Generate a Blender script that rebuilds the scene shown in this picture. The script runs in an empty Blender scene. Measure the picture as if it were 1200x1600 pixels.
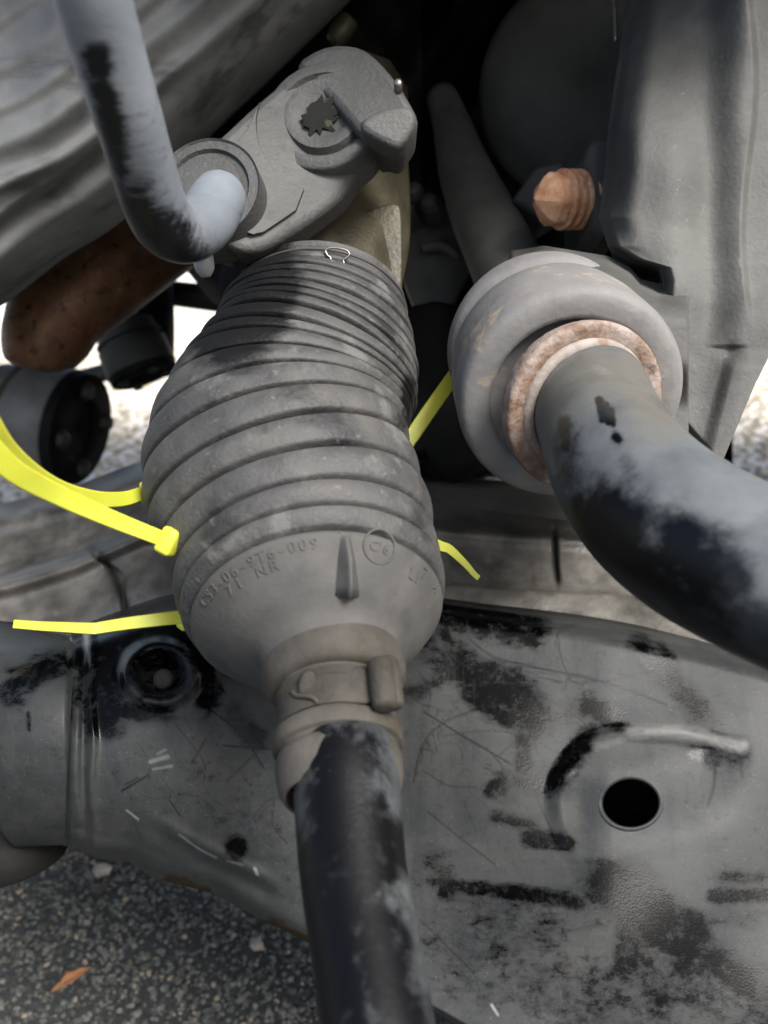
import bpy, bmesh, math, random
import numpy as np
from mathutils import Vector, Matrix

random.seed(7); RNG = np.random.default_rng(11)
SC = bpy.context.scene
COL = SC.collection
R = math.radians

# ------------------------------------------------------------------ camera
PITCH = R(20.0)
H = 0.40
FPX = 1386.0
cam_d = bpy.data.cameras.new('camera')
cam = bpy.data.objects.new('camera', cam_d); COL.objects.link(cam)
cam.location = (0, 0, H)
cam.rotation_euler = (math.pi/2 - PITCH, 0, 0)
cam_d.sensor_fit = 'VERTICAL'; cam_d.sensor_height = 24.0
cam_d.sensor_width = 18.0
cam_d.lens = FPX/1600*24.0
cam_d.clip_start = 0.005; cam_d.clip_end = 500
cam_d.dof.use_dof = True
cam_d.dof.focus_distance = 0.240
cam_d.dof.aperture_fstop = 11.0
# the lens is given in millimetres: diameter = lens / f-stop / 1000 m
SC.camera = cam

# ------------------------------------------------------------------ light
SUN_DIR = Vector((0.62, -0.80, 1.15)).normalized()      # towards the sun
SUN_EL = math.asin(SUN_DIR.z); SUN_AZ = math.atan2(SUN_DIR.x, SUN_DIR.y)
world = bpy.data.worlds.new('World'); SC.world = world; world.use_nodes = True
nt = world.node_tree; nt.nodes.clear()
sky = nt.nodes.new('ShaderNodeTexSky'); sky.sky_type = 'NISHITA'; sky.sun_disc = False
sky.sun_elevation = SUN_EL; sky.sun_rotation = SUN_AZ
sky.air_density = 1.0; sky.dust_density = 4.0; sky.ozone_density = 0.6
bg = nt.nodes.new('ShaderNodeBackground'); bg.inputs[1].default_value = 0.062
wo = nt.nodes.new('ShaderNodeOutputWorld')
nt.links.new(sky.outputs[0], bg.inputs[0]); nt.links.new(bg.outputs[0], wo.inputs[0])
sun_d = bpy.data.lights.new('sun', 'SUN'); sun_d.energy = 1.5; sun_d.angle = R(24)
sun_d.color = (1.0, 0.99, 0.972)
sun = bpy.data.objects.new('sun', sun_d); COL.objects.link(sun)
sun.rotation_euler = SUN_DIR.to_track_quat('Z', 'Y').to_euler()
sun.location = (0.5, -1.0, 2.0)
SC.view_settings.view_transform = 'Standard'; SC.view_settings.look = 'None'
SC.view_settings.exposure = 2.12; SC.view_settings.gamma = 1.0

# ------------------------------------------------------------------ pixel <-> place
FWD = np.array([0, math.cos(PITCH), -math.sin(PITCH)])
UP = np.array([0, math.sin(PITCH), math.cos(PITCH)])
RT = np.array([1.0, 0, 0]); CAM = np.array([0, 0, H])

def P(px, py, d):
    """the place seen at photo pixel (px,py) at depth d metres"""
    px = np.asarray(px, float)[..., None]; py = np.asarray(py, float)[..., None]; d = np.asarray(d, float)[..., None]
    return CAM + RT*((px-600)/FPX*d) + UP*(-(py-800)/FPX*d) + FWD*d

def proj(co):
    q = co - CAM
    d = q @ FWD
    return 600 + (q @ RT)/d*FPX, 800 - (q @ UP)/d*FPX, d

def CV(x, y, z):
    """direction in camera terms: right, up, towards the camera"""
    v = RT*x + UP*y - FWD*z
    return v/np.linalg.norm(v)

def csp(x, xs, ys):
    """smooth interpolation through a table"""
    xs = np.asarray(xs, float); ys = np.asarray(ys, float); x = np.asarray(x, float)
    m = np.gradient(ys, xs); k = np.clip(np.searchsorted(xs, x)-1, 0, len(xs)-2)
    h = xs[k+1]-xs[k]; t = np.clip((x-xs[k])/h, 0, 1)
    return (2*t**3-3*t**2+1)*ys[k]+(t**3-2*t**2+t)*h*m[k]+(-2*t**3+3*t**2)*ys[k+1]+(t**3-t**2)*h*m[k+1]

def sm(a, b, x):
    t = np.clip((x-a)/(b-a), 0, 1); return t*t*(3-2*t)

# ------------------------------------------------------------------ materials
def L(c):
    return tuple((v/12.92 if v <= 0.04045 else ((v+0.055)/1.055)**2.4) for v in (k/255 for k in c))

def material(name, ramp, scale=60, detail=8, rough=0.6, rough2=None, metal=0.0, bump=0.3, bscale=400,
             layers=(), stretch=(1, 1, 1), spec=0.5, bdist=0.0006, distortion=0.0, coat=0.0, sss=0.0, k=0.5):
    m = bpy.data.materials.new(name); m.use_nodes = True
    t = m.node_tree; N = t.nodes; K = t.links
    b = N['Principled BSDF']
    tc = N.new('ShaderNodeTexCoord')
    mp = N.new('ShaderNodeMapping'); mp.inputs['Scale'].default_value = stretch
    K.new(tc.outputs['Object'], mp.inputs[0])
    n = N.new('ShaderNodeTexNoise'); n.inputs['Scale'].default_value = scale; n.inputs['Detail'].default_value = detail
    n.inputs['Roughness'].default_value = 0.62; n.inputs['Distortion'].default_value = distortion
    K.new(mp.outputs[0], n.inputs['Vector'])
    cr = N.new('ShaderNodeValToRGB')
    els = cr.color_ramp.elements
    while len(els) < len(ramp): els.new(0.5)
    for e, (p, c) in zip(els, ramp):
        e.position = p; e.color = (*[q*k for q in L(c)], 1)
    K.new(n.outputs['Fac'], cr.inputs[0])
    col = cr.outputs[0]
    rv = N.new('ShaderNodeMapRange'); rv.inputs[1].default_value = 0.3; rv.inputs[2].default_value = 0.7
    rv.inputs[3].default_value = rough if rough2 is None else rough2; rv.inputs[4].default_value = rough
    K.new(n.outputs['Fac'], rv.inputs[0]); ro = rv.outputs[0]
    for ly in layers:
        # a layer: colour, mask (noise band and / or vertex attribute), roughness
        if ly.get('kind') == 'crack':
            v = N.new('ShaderNodeTexVoronoi'); v.feature = 'DISTANCE_TO_EDGE'; v.inputs['Scale'].default_value = ly['scale']
            nn = N.new('ShaderNodeTexNoise'); nn.inputs['Scale'].default_value = ly['scale']*1.3; nn.inputs['Detail'].default_value = 4
            K.new(tc.outputs['Object'], nn.inputs['Vector'])
            ad = N.new('ShaderNodeVectorMath'); ad.operation = 'MULTIPLY_ADD'
            ad.inputs[1].default_value = (ly.get('wob', 0.02),)*3
            K.new(nn.outputs['Color'], ad.inputs[0]); K.new(tc.outputs['Object'], ad.inputs[2])
            K.new(ad.outputs[0], v.inputs['Vector']); fac = v.outputs['Distance']
        elif ly.get('kind') == 'attr_only':
            fac = None
        else:
            m2 = N.new('ShaderNodeMapping'); m2.inputs['Scale'].default_value = ly.get('stretch', (1, 1, 1))
            m2.inputs['Location'].default_value = ly.get('off', (3.1, 1.7, 0.4))
            m2.inputs['Rotation'].default_value = ly.get('rot', (0, 0, 0))
            K.new(tc.outputs['Object'], m2.inputs[0])
            nn = N.new('ShaderNodeTexNoise'); nn.inputs['Scale'].default_value = ly['scale']
            nn.inputs['Detail'].default_value = ly.get('detail', 6); nn.inputs['Roughness'].default_value = ly.get('nr', 0.6)
            nn.inputs['Distortion'].default_value = ly.get('dist', 0)
            K.new(m2.outputs[0], nn.inputs['Vector']); fac = nn.outputs['Fac']
        if fac is not None:
            mr = N.new('ShaderNodeMapRange'); mr.interpolation_type = 'SMOOTHSTEP'
            mr.inputs[1].default_value = ly['lo']; mr.inputs[2].default_value = ly['hi']
            K.new(fac, mr.inputs[0])
            if ly.get('attr'):
                # the attribute shifts the noise threshold, so strokes break up like real smears
                at = N.new('ShaderNodeAttribute'); at.attribute_name = ly['attr']
                m3 = N.new('ShaderNodeMapping'); m3.inputs['Scale'].default_value = ly.get('streak', (90, 500, 500))
                m3.inputs['Rotation'].default_value = ly.get('srot', (0, 0.5, 0))
                K.new(tc.outputs['Object'], m3.inputs[0])
                n3 = N.new('ShaderNodeTexNoise'); n3.inputs['Scale'].default_value = 1.0; n3.inputs['Detail'].default_value = 6
                n3.inputs['Roughness'].default_value = .7; K.new(m3.outputs[0], n3.inputs['Vector'])
                a0 = N.new('ShaderNodeMath'); a0.operation = 'ADD'; K.new(fac, a0.inputs[0]); K.new(n3.outputs['Fac'], a0.inputs[1])
                a1 = N.new('ShaderNodeMath'); a1.operation = 'MULTIPLY_ADD'; a1.inputs[1].default_value = ly.get('con', 1.3); a1.inputs[2].default_value = -ly.get('con', 1.3)
                K.new(a0.outputs[0], a1.inputs[0])
                aa = N.new('ShaderNodeMath'); aa.operation = 'MULTIPLY_ADD'; aa.inputs[1].default_value = ly.get('gain', 1.0)
                K.new(at.outputs['Fac'], aa.inputs[0]); K.new(a1.outputs[0], aa.inputs[2])
                K.new(aa.outputs[0], mr.inputs[0])
            mask = mr.outputs[0]
        else:
            at = N.new('ShaderNodeAttribute'); at.attribute_name = ly['attr']; mask = at.outputs['Fac']
        am = N.new('ShaderNodeMath'); am.operation = 'MULTIPLY'; am.inputs[1].default_value = ly.get('amt', 1.0)
        K.new(mask, am.inputs[0]); mask = am.outputs[0]
        mx = N.new('ShaderNodeMix'); mx.data_type = 'RGBA'
        K.new(mask, mx.inputs[0]); K.new(col, mx.inputs[6]); mx.inputs[7].default_value = (*[q*k for q in L(ly['c'])], 1)
        col = mx.outputs[2]
        if 'rough' in ly:
            mf = N.new('ShaderNodeMix'); K.new(mask, mf.inputs[0]); K.new(ro, mf.inputs[2]); mf.inputs[3].default_value = ly['rough']
            ro = mf.outputs[0]
    K.new(col, b.inputs['Base Color']); K.new(ro, b.inputs['Roughness'])
    b.inputs['Metallic'].default_value = metal
    b.inputs['Specular IOR Level'].default_value = spec
    if coat: b.inputs['Coat Weight'].default_value = coat; b.inputs['Coat Roughness'].default_value = 0.25
    if sss:
        b.inputs['Subsurface Weight'].default_value = sss; b.inputs['Subsurface Scale'].default_value = 0.003
    if bump:
        bn = N.new('ShaderNodeTexNoise'); bn.inputs['Scale'].default_value = bscale; bn.inputs['Detail'].default_value = 6
        K.new(mp.outputs[0], bn.inputs['Vector'])
        bp = N.new('ShaderNodeBump'); bp.inputs['Strength'].default_value = bump; bp.inputs['Distance'].default_value = bdist
        K.new(bn.outputs['Fac'], bp.inputs['Height']); K.new(bp.outputs[0], b.inputs['Normal'])
    return m

M = {}
M['rubber'] = material('dusty_rubber', [(0.30, (70, 70, 71)), (0.52, (100, 100, 99)), (0.72, (120, 118, 113))], scale=55,
    rough=0.72, rough2=0.55, bump=0.5, bscale=900, bdist=0.0005, spec=0.35, layers=[
    dict(c=(140, 139, 136), scale=75, lo=0.54, hi=0.66, amt=0.75, rough=0.85, detail=9),
    dict(c=(44, 44, 48), scale=50, lo=0.53, hi=0.70, amt=0.75, rough=0.5, off=(9, 2, 5)),
    dict(c=(160, 156, 146), scale=420, lo=0.60, hi=0.72, amt=0.5, off=(1, 8, 2)),
    dict(c=(9, 9, 9), scale=90, lo=0.12, hi=0.6, attr='painted_shade', gain=1.0, con=.8, rough=0.6, detail=8),
    dict(kind='crack', c=(60, 58, 56), scale=110, lo=0.02, hi=0.0, amt=0.25)], k=0.42)
M['rubber_cone'] = material('dusty_rubber_end', [(0.30, (90, 90, 88)), (0.52, (112, 111, 108)), (0.72, (127, 124, 119))], scale=60,
    rough=0.8, rough2=0.7, bump=0.35, bscale=900, bdist=0.0003, spec=0.3, layers=[
    dict(c=(104, 102, 98), scale=50, lo=0.52, hi=0.68, amt=0.6),
    dict(c=(70, 67, 62), scale=90, lo=0.60, hi=0.74, amt=0.5, off=(5, 5, 1))], k=0.42)
M['mudrubber'] = material('muddy_rubber', [(0.30, (76, 73, 68)), (0.52, (102, 98, 91)), (0.72, (122, 117, 109))], scale=70, rough=0.85, rough2=0.75, bump=0.45, bscale=800, bdist=0.0003, spec=0.25, layers=[
    dict(c=(92, 82, 60), scale=60, lo=0.50, hi=0.66, amt=0.6), dict(c=(58, 52, 44), scale=110, lo=0.58, hi=0.72, amt=0.6, off=(5, 5, 1))], k=0.42)
M['clamp'] = material('muddy_clamp_steel', [(0.3, (56, 52, 45)), (0.55, (84, 79, 68)), (0.75, (104, 98, 85))], scale=120,
    rough=0.8, bump=0.5, bscale=700, layers=[dict(c=(120, 82, 50), scale=140, lo=0.6, hi=0.7, amt=0.7)], k=0.36)
M['wire'] = material('bright_wire', [(0.3, (150, 140, 132)), (0.7, (205, 200, 196))], scale=300, rough=0.35, metal=0.8, bump=0.1)
M['rod'] = material('dusty_black_rod', [(0.3, (70, 75, 78)), (0.55, (94, 98, 100)), (0.75, (118, 120, 119))], scale=50, rough=0.6,
    bump=0.2, bscale=1000, bdist=0.0003, spec=0.18, layers=[
    dict(c=(7, 8, 11), scale=100, lo=0.15, hi=0.75, attr='wear_shade', gain=1.0, streak=(300, 300, 60), rough=0.45, detail=12, nr=.7),
    dict(c=(60, 62, 66), scale=170, lo=0.58, hi=0.7, amt=0.4)], k=0.44)
M['bar'] = material('dusty_sway_bar_paint', [(0.3, (112, 118, 122)), (0.55, (138, 144, 147)), (0.75, (154, 157, 156))], scale=55, rough=0.55,
    bump=0.2, bscale=900, bdist=0.0003, spec=0.25, layers=[
    dict(c=(6, 9, 14), scale=90, lo=0.15, hi=0.75, attr='wear_shade', gain=1.0, con=.8, streak=(150, 300, 300), rough=0.35, detail=12, nr=.7),
    dict(c=(130, 122, 104), kind='attr_only', attr='rust', amt=0.75, rough=0.8),
    dict(c=(190, 193, 194), scale=40, lo=0.55, hi=0.7, amt=0.4), dict(c=(84, 90, 96), scale=45, lo=.5, hi=.7, amt=.55, off=(6, 6, 6), detail=10)], k=0.42)
M['arm'] = material('scuffed_black_arm_paint', [(0.30, (78, 82, 83)), (0.5, (96, 99, 98)), (0.72, (112, 114, 110))], scale=38, rough=0.52, rough2=0.38,
    bump=0.12, bscale=1600, bdist=0.0003, spec=0.14, layers=[
    dict(c=(60, 63, 66), scale=1, lo=0.5, hi=0.74, amt=0.16, stretch=(900, 30, 30), rot=(0, .12, 0), off=(1, 2, 3), detail=4),
    dict(c=(150, 152, 150), scale=1, lo=0.55, hi=0.75, amt=0.10, stretch=(40, 700, 700), rot=(0, .35, .1), off=(4, 2, 9), detail=4),
    dict(c=(42, 46, 52), scale=240, lo=0.53, hi=0.68, amt=0.5, off=(7, 4, 1), detail=10, nr=.75),
    dict(c=(170, 172, 168), scale=900, lo=0.60, hi=0.72, amt=0.35, off=(7, 1, 1)),
    dict(c=(62, 70, 84), scale=60, lo=0.5, hi=0.75, amt=0.5, stretch=(3.2, 0.7, 0.5), rough=0.45),
    dict(c=(88, 92, 92), scale=160, lo=0.56, hi=0.72, amt=0.5, off=(4, 4, 1)),
    dict(c=(48, 52, 56), scale=60, lo=-.05, hi=0.7, attr='wear_shade', gain=1.0, con=1.0, streak=(60, 260, 260), srot=(0, 1.2, 0), detail=10, amt=.6),
    dict(c=(5, 6, 8), scale=110, lo=0.20, hi=0.80, attr='wear_shade', gain=1.1, con=1.6, streak=(200, 330, 330), rough=0.22, detail=14, nr=.75),
    dict(c=(118, 121, 120), scale=170, lo=.50, hi=.72, amt=.42, off=(5, 8, 2), detail=13, nr=.78, rough=.6), dict(c=(120, 124, 124), scale=1, lo=.55, hi=.75, amt=.14, stretch=(500, 60, 60), rot=(0, .2, 0), off=(8, 2, 3), detail=6),
    dict(c=(14, 15, 17), kind='attr_only', attr='scratch', rough=0.35),
    dict(c=(214, 214, 210), scale=260, lo=.15, hi=1.0, attr='painted_highlight', con=.35, streak=(200, 500, 500), rough=0.3, amt=.85),
    dict(c=(172, 172, 168), scale=650, lo=0.71, hi=0.78, amt=0.6),
    dict(c=(96, 76, 50), scale=140, lo=0.2, hi=0.7, attr='rust', gain=1.0, rough=0.85)], k=0.30)
M['cast'] = material('weathered_cast_aluminium', [(0.28, (74, 73, 69)), (0.5, (130, 127, 120)), (0.72, (176, 172, 163))], scale=45, rough=0.5, rough2=0.32,
    metal=0.15, bump=0.4, bscale=600, layers=[
    dict(c=(44, 43, 41), scale=50, lo=0.52, hi=0.72, amt=0.6, off=(2, 7, 1), detail=12, nr=.7),
    dict(c=(210, 206, 196), scale=330, lo=0.60, hi=0.72, amt=0.2, off=(2, 3, 6)),
    dict(c=(60, 56, 50), scale=500, lo=0.62, hi=0.72, amt=0.3, off=(2, 1, 1)),
    dict(c=(28, 27, 26), kind='attr_only', attr='wear_shade')], k=0.42)
M['gear'] = material('gearbox_casting', [(0.3, (120, 122, 122)), (0.55, (156, 158, 156)), (0.75, (186, 187, 184))], scale=28, rough=0.65,
    metal=0.1, bump=0.35, bscale=260, layers=[dict(c=(74, 76, 76), scale=26, lo=0.52, hi=0.68, amt=0.7, stretch=(0.5, 2.0, 2.0), rot=(0, 0.55, 0), off=(0, 2, 1))], k=0.56)
M['lever'] = material('dusty_grey_lever', [(0.3, (112, 113, 110)), (0.55, (136, 137, 134)), (0.75, (152, 151, 144))], scale=45, rough=0.65,
    bump=0.6, bscale=800, bdist=.0005, layers=[dict(c=(172, 160, 138), scale=60, lo=0.62, hi=0.7, amt=0.6, off=(1, 5, 1)),
    dict(c=(80, 81, 80), scale=120, lo=0.52, hi=0.7, amt=0.7, detail=12, nr=.75), dict(c=(190, 188, 180), scale=600, lo=0.6, hi=0.72, amt=0.4)], k=0.2)
M['linkrod'] = material('blue_grey_link_rod', [(0.3, (138, 147, 156)), (0.55, (160, 168, 176)), (0.75, (178, 184, 188))], scale=40, rough=0.5,
    bump=0.2, bscale=500, layers=[dict(c=(12, 17, 26), scale=60, lo=0.15, hi=.7, attr='wear_shade', gain=1.0, rough=0.4)], k=0.46)
M['pin'] = material('pale_pin', [(0.3, (168, 172, 176)), (0.7, (196, 199, 202))], scale=60, rough=0.45, bump=0.15, k=0.42)
M['rack'] = material('oily_rack_casting', [(0.3, (74, 70, 56)), (0.52, (108, 101, 80)), (0.75, (136, 127, 98))], scale=50, rough=0.5,
    metal=0.25, bump=0.5, bscale=700, layers=[dict(c=(98, 70, 34), scale=40, lo=0.58, hi=0.72, amt=0.7, off=(7, 2, 2)),
    dict(c=(150, 146, 120), scale=700, lo=0.66, hi=0.74, amt=0.6)], k=0.42)
M['rust'] = material('rusty_collar_steel', [(0.30, (104, 72, 50)), (0.44, (142, 118, 102)), (0.62, (178, 164, 154))], scale=120, rough=0.8, detail=9,
    bump=0.8, bscale=500, bdist=0.0008, layers=[
    dict(c=(150, 84, 44), scale=170, lo=0.60, hi=0.68, amt=0.85),
    dict(c=(92, 66, 50), scale=110, lo=0.60, hi=0.70, amt=0.7, off=(3, 3, 8)),
    dict(c=(206, 196, 186), scale=320, lo=0.62, hi=0.74, amt=0.35, off=(8, 1, 1))], k=0.62)
M['collarpale'] = material('pale_scuffed_steel', [(0.3, (112, 98, 88)), (0.5, (158, 146, 136)), (0.7, (184, 176, 168))], scale=110, rough=.7, bump=.6, bscale=500, bdist=.0006, layers=[dict(c=(150, 96, 62), scale=150, lo=.57, hi=.68, amt=.8), dict(c=(98, 80, 68), scale=90, lo=.56, hi=.7, amt=.6, off=(3, 1, 8))], k=.6)
M['boltrust'] = material('orange_rusty_bolt', [(0.3, (204, 140, 98)), (0.55, (228, 178, 138)), (0.75, (244, 212, 182))], scale=160, rough=0.75, bump=0.5, bscale=900, layers=[dict(c=(168, 116, 86), scale=120, lo=.52, hi=.66, amt=.7, off=(2, 2, 2)), dict(c=(240, 220, 200), scale=200, lo=.56, hi=.7, amt=.7)], k=1.0)
M['housing'] = material('dusty_bush_rubber', [(0.3, (112, 112, 112)), (0.55, (142, 140, 137)), (0.75, (170, 166, 158))], scale=34, rough=0.75, bump=0.3, bscale=500,
    layers=[dict(c=(206, 184, 144), scale=55, lo=0.62, hi=0.70, amt=0.5), dict(c=(92, 92, 96), scale=40, lo=0.54, hi=0.72, amt=0.6, off=(4, 1, 1))], k=0.62)
M['frame'] = material('grey_subframe_casting', [(0.3, (92, 92, 89)), (0.52, (114, 114, 110)), (0.75, (138, 137, 131))], scale=30, rough=0.7, bump=0.35, bscale=700, bdist=.0006,
    layers=[dict(c=(176, 178, 174), scale=70, lo=0.67, hi=0.74, amt=0.7), dict(c=(196, 196, 190), scale=500, lo=.62, hi=.74, amt=.35, off=(3, 3, 3)), dict(c=(150, 150, 146), scale=28, lo=.52, hi=.68, amt=.5, off=(2, 9, 3), detail=10), dict(c=(74, 74, 73), scale=45, lo=0.54, hi=0.72, amt=0.6, off=(4, 1, 1))], k=0.37)
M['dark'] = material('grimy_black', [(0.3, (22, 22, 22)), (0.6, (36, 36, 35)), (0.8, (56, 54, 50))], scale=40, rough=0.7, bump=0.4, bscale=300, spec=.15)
M['darkgrey'] = material('grimy_dark_grey', [(0.3, (58, 58, 55)), (0.6, (82, 82, 78)), (0.8, (102, 100, 92))], scale=40, rough=0.65, bump=0.3, bscale=400, k=0.55)
M['panel'] = material('underseal_black', [(0.3, (20, 20, 20)), (0.7, (34, 33, 32))], scale=12, rough=0.9, bump=0.3, bscale=80)
M['plate'] = material('dull_grey_plate', [(0.3, (98, 98, 92)), (0.6, (130, 130, 122)), (0.8, (150, 148, 138))], scale=50, rough=0.65, bump=0.25, k=0.36)
M['moss'] = material('olive_moss_dirt', [(0.3, (52, 56, 40)), (0.7, (112, 116, 92))], scale=400, rough=0.95, bump=0.6, bscale=1500, k=.28)
M['exhaust'] = material('rusted_exhaust_steel', [(0.3, (70, 48, 34)), (0.52, (118, 84, 58)), (0.74, (158, 124, 98))], scale=40, rough=0.5, metal=0.35, bump=0.5, bscale=300, detail=9,
    layers=[dict(c=(40, 28, 22), scale=180, lo=0.56, hi=0.66, amt=0.8), dict(c=(180, 150, 130), scale=90, lo=0.62, hi=0.74, amt=0.5, off=(5, 1, 1))], k=0.8)
M['joint'] = material('grey_joint_steel', [(0.3, (96, 94, 90)), (0.7, (136, 133, 127))], scale=50, rough=0.55, metal=0.2, bump=0.2, k=0.75)
M['tie'] = material('yellow_nylon', [(0.3, (226, 232, 70)), (0.7, (238, 243, 92))], scale=80, rough=0.42, bump=0.05, sss=0.25, k=0.6)
M['leaf'] = material('dry_leaf', [(0.3, (158, 98, 56)), (0.7, (206, 150, 98))], scale=120, rough=0.8, bump=0.4, k=.55)
M['pebble'] = material('pale_pebble', [(.3, (130, 122, 112)), (.7, (186, 178, 166))], scale=300, rough=.9, bump=.6, bscale=1200, k=.6)
M['tarmac'] = material('dark_tarmac', [(0.3, (36, 37, 37)), (0.6, (54, 55, 54)), (0.8, (58, 57, 52))], scale=160, rough=0.9, bump=0.9, bscale=300, bdist=0.003, k=1.0)
M['litground'] = material('pale_sunlit_ground', [(0.3, (206, 200, 188)), (0.6, (228, 222, 211)), (0.8, (240, 235, 226))], scale=60, rough=0.9, bump=0.9, bscale=110, bdist=0.006, k=1.0)

def stone_mat(name, dark, light, tint):
    m = bpy.data.materials.new(name); m.use_nodes = True
    t = m.node_tree; b = t.nodes['Principled BSDF']; b.inputs['Roughness'].default_value = 0.75
    a = t.nodes.new('ShaderNodeAttribute'); a.attribute_name = 'shade'
    c = t.nodes.new('ShaderNodeValToRGB'); e = c.color_ramp.elements
    e[0].color = (*L(dark), 1); e[1].color = (*L(light), 1); e[1].position = 0.93
    k = e.new(0.97); k.color = (*L(tint), 1)
    t.links.new(a.outputs['Fac'], c.inputs[0]); t.links.new(c.outputs[0], b.inputs['Base Color'])
    return m
M['chips'] = stone_mat('tarmac_chippings', (44, 46, 42), (98, 99, 91), (132, 120, 100))
M['gravel'] = stone_mat('sunlit_chippings', (132, 122, 104), (206, 196, 176), (226, 220, 206))

# ------------------------------------------------------------------ object helpers
def root(name, label, cat, loc, group=None):
    o = bpy.data.objects.new(name, None); COL.objects.link(o)
    o.empty_display_size = 0.01
    o.location = [float(v) for v in loc]
    o['label'] = label; o['category'] = cat
    if group: o['group'] = group
    o['_w'] = [float(v) for v in loc]
    return o

def wloc(o):
    v = np.zeros(3)
    while o is not None:
        v = v + np.array(o.location); o = o.parent
    return v

def mesh(name, verts, faces, mat, parent=None, smooth=True, attrs=None, label=None, bevel=0, sub=0, auto=None, origin=None):
    verts = np.asarray(verts, float)
    base = wloc(parent) if parent is not None else np.zeros(3)
    o0 = np.zeros(3) if origin is None else np.asarray(origin) - base
    me = bpy.data.meshes.new(name)
    me.from_pydata((verts - base - o0).tolist(), [], faces)
    me.update()
    bm = bmesh.new(); bm.from_mesh(me)
    bmesh.ops.recalc_face_normals(bm, faces=bm.faces)
    bm.to_mesh(me); bm.free()
    if smooth: me.polygons.foreach_set('use_smooth', [True]*len(me.polygons))
    for k, arr in (attrs or {}).items():
        at = me.attributes.new(k, 'FLOAT', 'POINT'); at.data.foreach_set('value', np.asarray(arr, np.float32))
    me.materials.append(mat)
    o = bpy.data.objects.new(name, me); COL.objects.link(o)
    o.location = [float(v) for v in o0]
    if parent is not None: o.parent = parent
    if label: o['label'] = label
    if bevel:
        b = o.modifiers.new('bevel', 'BEVEL'); b.width = bevel; b.segments = 3; b.limit_method = 'ANGLE'; b.angle_limit = R(35)
        b.harden_normals = False
    if sub:
        s = o.modifiers.new('sub', 'SUBSURF'); s.levels = sub; s.render_levels = sub
    if auto:
        me.set_sharp_from_angle(angle=R(auto))
    return o

def tag(o, label, cat, group=None, kind=None):
    if label: o['label'] = label
    if cat: o['category'] = cat
    if group: o['group'] = group
    if kind: o['kind'] = kind
    return o

def catmull(pts, n):
    """smooth curve through control rows (any width), n samples, spread by length"""
    p = np.asarray(pts, float)
    if len(p) == 2:
        t = np.linspace(0, 1, n)[:, None]; return p[0]*(1-t) + p[1]*t
    q = np.vstack([2*p[0]-p[1], p, 2*p[-1]-p[-2]])
    out = []
    for i in range(1, len(q)-2):
        t = np.linspace(0, 1, 40, endpoint=False)[:, None]
        a, b, c, d = q[i-1], q[i], q[i+1], q[i+2]
        out.append(0.5*((2*b)+(c-a)*t+(2*a-5*b+4*c-d)*t*t+(-a+3*b-3*c+d)*t**3))
    out.append(q[-2][None]); out = np.vstack(out)
    s = np.concatenate([[0], np.cumsum(np.linalg.norm(np.diff(out[:, :3], axis=0), axis=1))])
    ss = np.linspace(0, s[-1], n)
    return np.stack([np.interp(ss, s, out[:, k]) for k in range(out.shape[1])], 1)

def nrm(v): return v/np.linalg.norm(v, axis=-1, keepdims=True)

def frames(c, e1_end, at_end=True):
    """tangents and parallel-transported normals along centres c"""
    T = nrm(np.gradient(c, axis=0)); n = len(c)
    A = np.zeros((n, 3))
    idx = range(n-1, -1, -1) if at_end else range(n)
    prev = np.asarray(e1_end, float)
    for i in idx:
        prev = prev - T[i]*(prev @ T[i]); prev = prev/np.linalg.norm(prev); A[i] = prev
    return T, A, np.cross(T, A)

def ringfaces(nr, ns, closed=True):
    f = []
    for i in range(nr-1):
        for j in range(ns if closed else ns-1):
            k = (j+1) % ns
            f.append((i*ns+j, i*ns+k, (i+1)*ns+k, (i+1)*ns+j))
    return f

def sweep(ctrl, n=48, seg=32, caps=True, ref=(0.1, 0.2, 1.0), round_end=0.0):
    """ctrl rows: px, py, depth, radius in px  -> tube verts, faces"""
    c = np.asarray(ctrl, float)
    w = P(c[:, 0], c[:, 1], c[:, 2]); r = c[:, 3]*c[:, 2]/FPX
    q = catmull(np.hstack([w, r[:, None]]), n)
    return tube(q[:, :3], q[:, 3], seg, caps, ref)

def tube(cen, rad, seg=24, caps=True, ref=(0.1, 0.2, 1.0)):
    T, A, B = frames(cen, ref, False)
    ph = np.linspace(0, 2*math.pi, seg, endpoint=False)
    v = cen[:, None]+np.asarray(rad)[:, None, None]*(np.cos(ph)[None, :, None]*A[:, None]+np.sin(ph)[None, :, None]*B[:, None])
    n = len(cen); v = v.reshape(-1, 3); f = ringfaces(n, seg)
    if caps:
        v = np.vstack([v, cen[0], cen[-1]]); a, b = n*seg, n*seg+1
        f += [(j, (j+1) % seg, a) for j in range(seg)] + [((n-1)*seg+(j+1) % seg, (n-1)*seg+j, b) for j in range(seg)]
    return v, f

def lathe(origin, axis, prof, seg=64, ref=(0.1, 0.2, 1.0), arc=None):
    """prof rows: distance along the axis, radius"""
    axis = nrm(np.asarray(axis, float)); a = np.asarray(ref, float); a = nrm(a-axis*(a @ axis)); b = np.cross(axis, a)
    pr = np.asarray(prof, float)
    ph = np.linspace(0, 2*math.pi, seg, endpoint=False)
    v = np.asarray(origin)+pr[:, 0][:, None, None]*axis+pr[:, 1][:, None, None]*(np.cos(ph)[None, :, None]*a+np.sin(ph)[None, :, None]*b)
    v = v.reshape(-1, 3); n = len(pr); f = ringfaces(n, seg)
    return v, f

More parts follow.
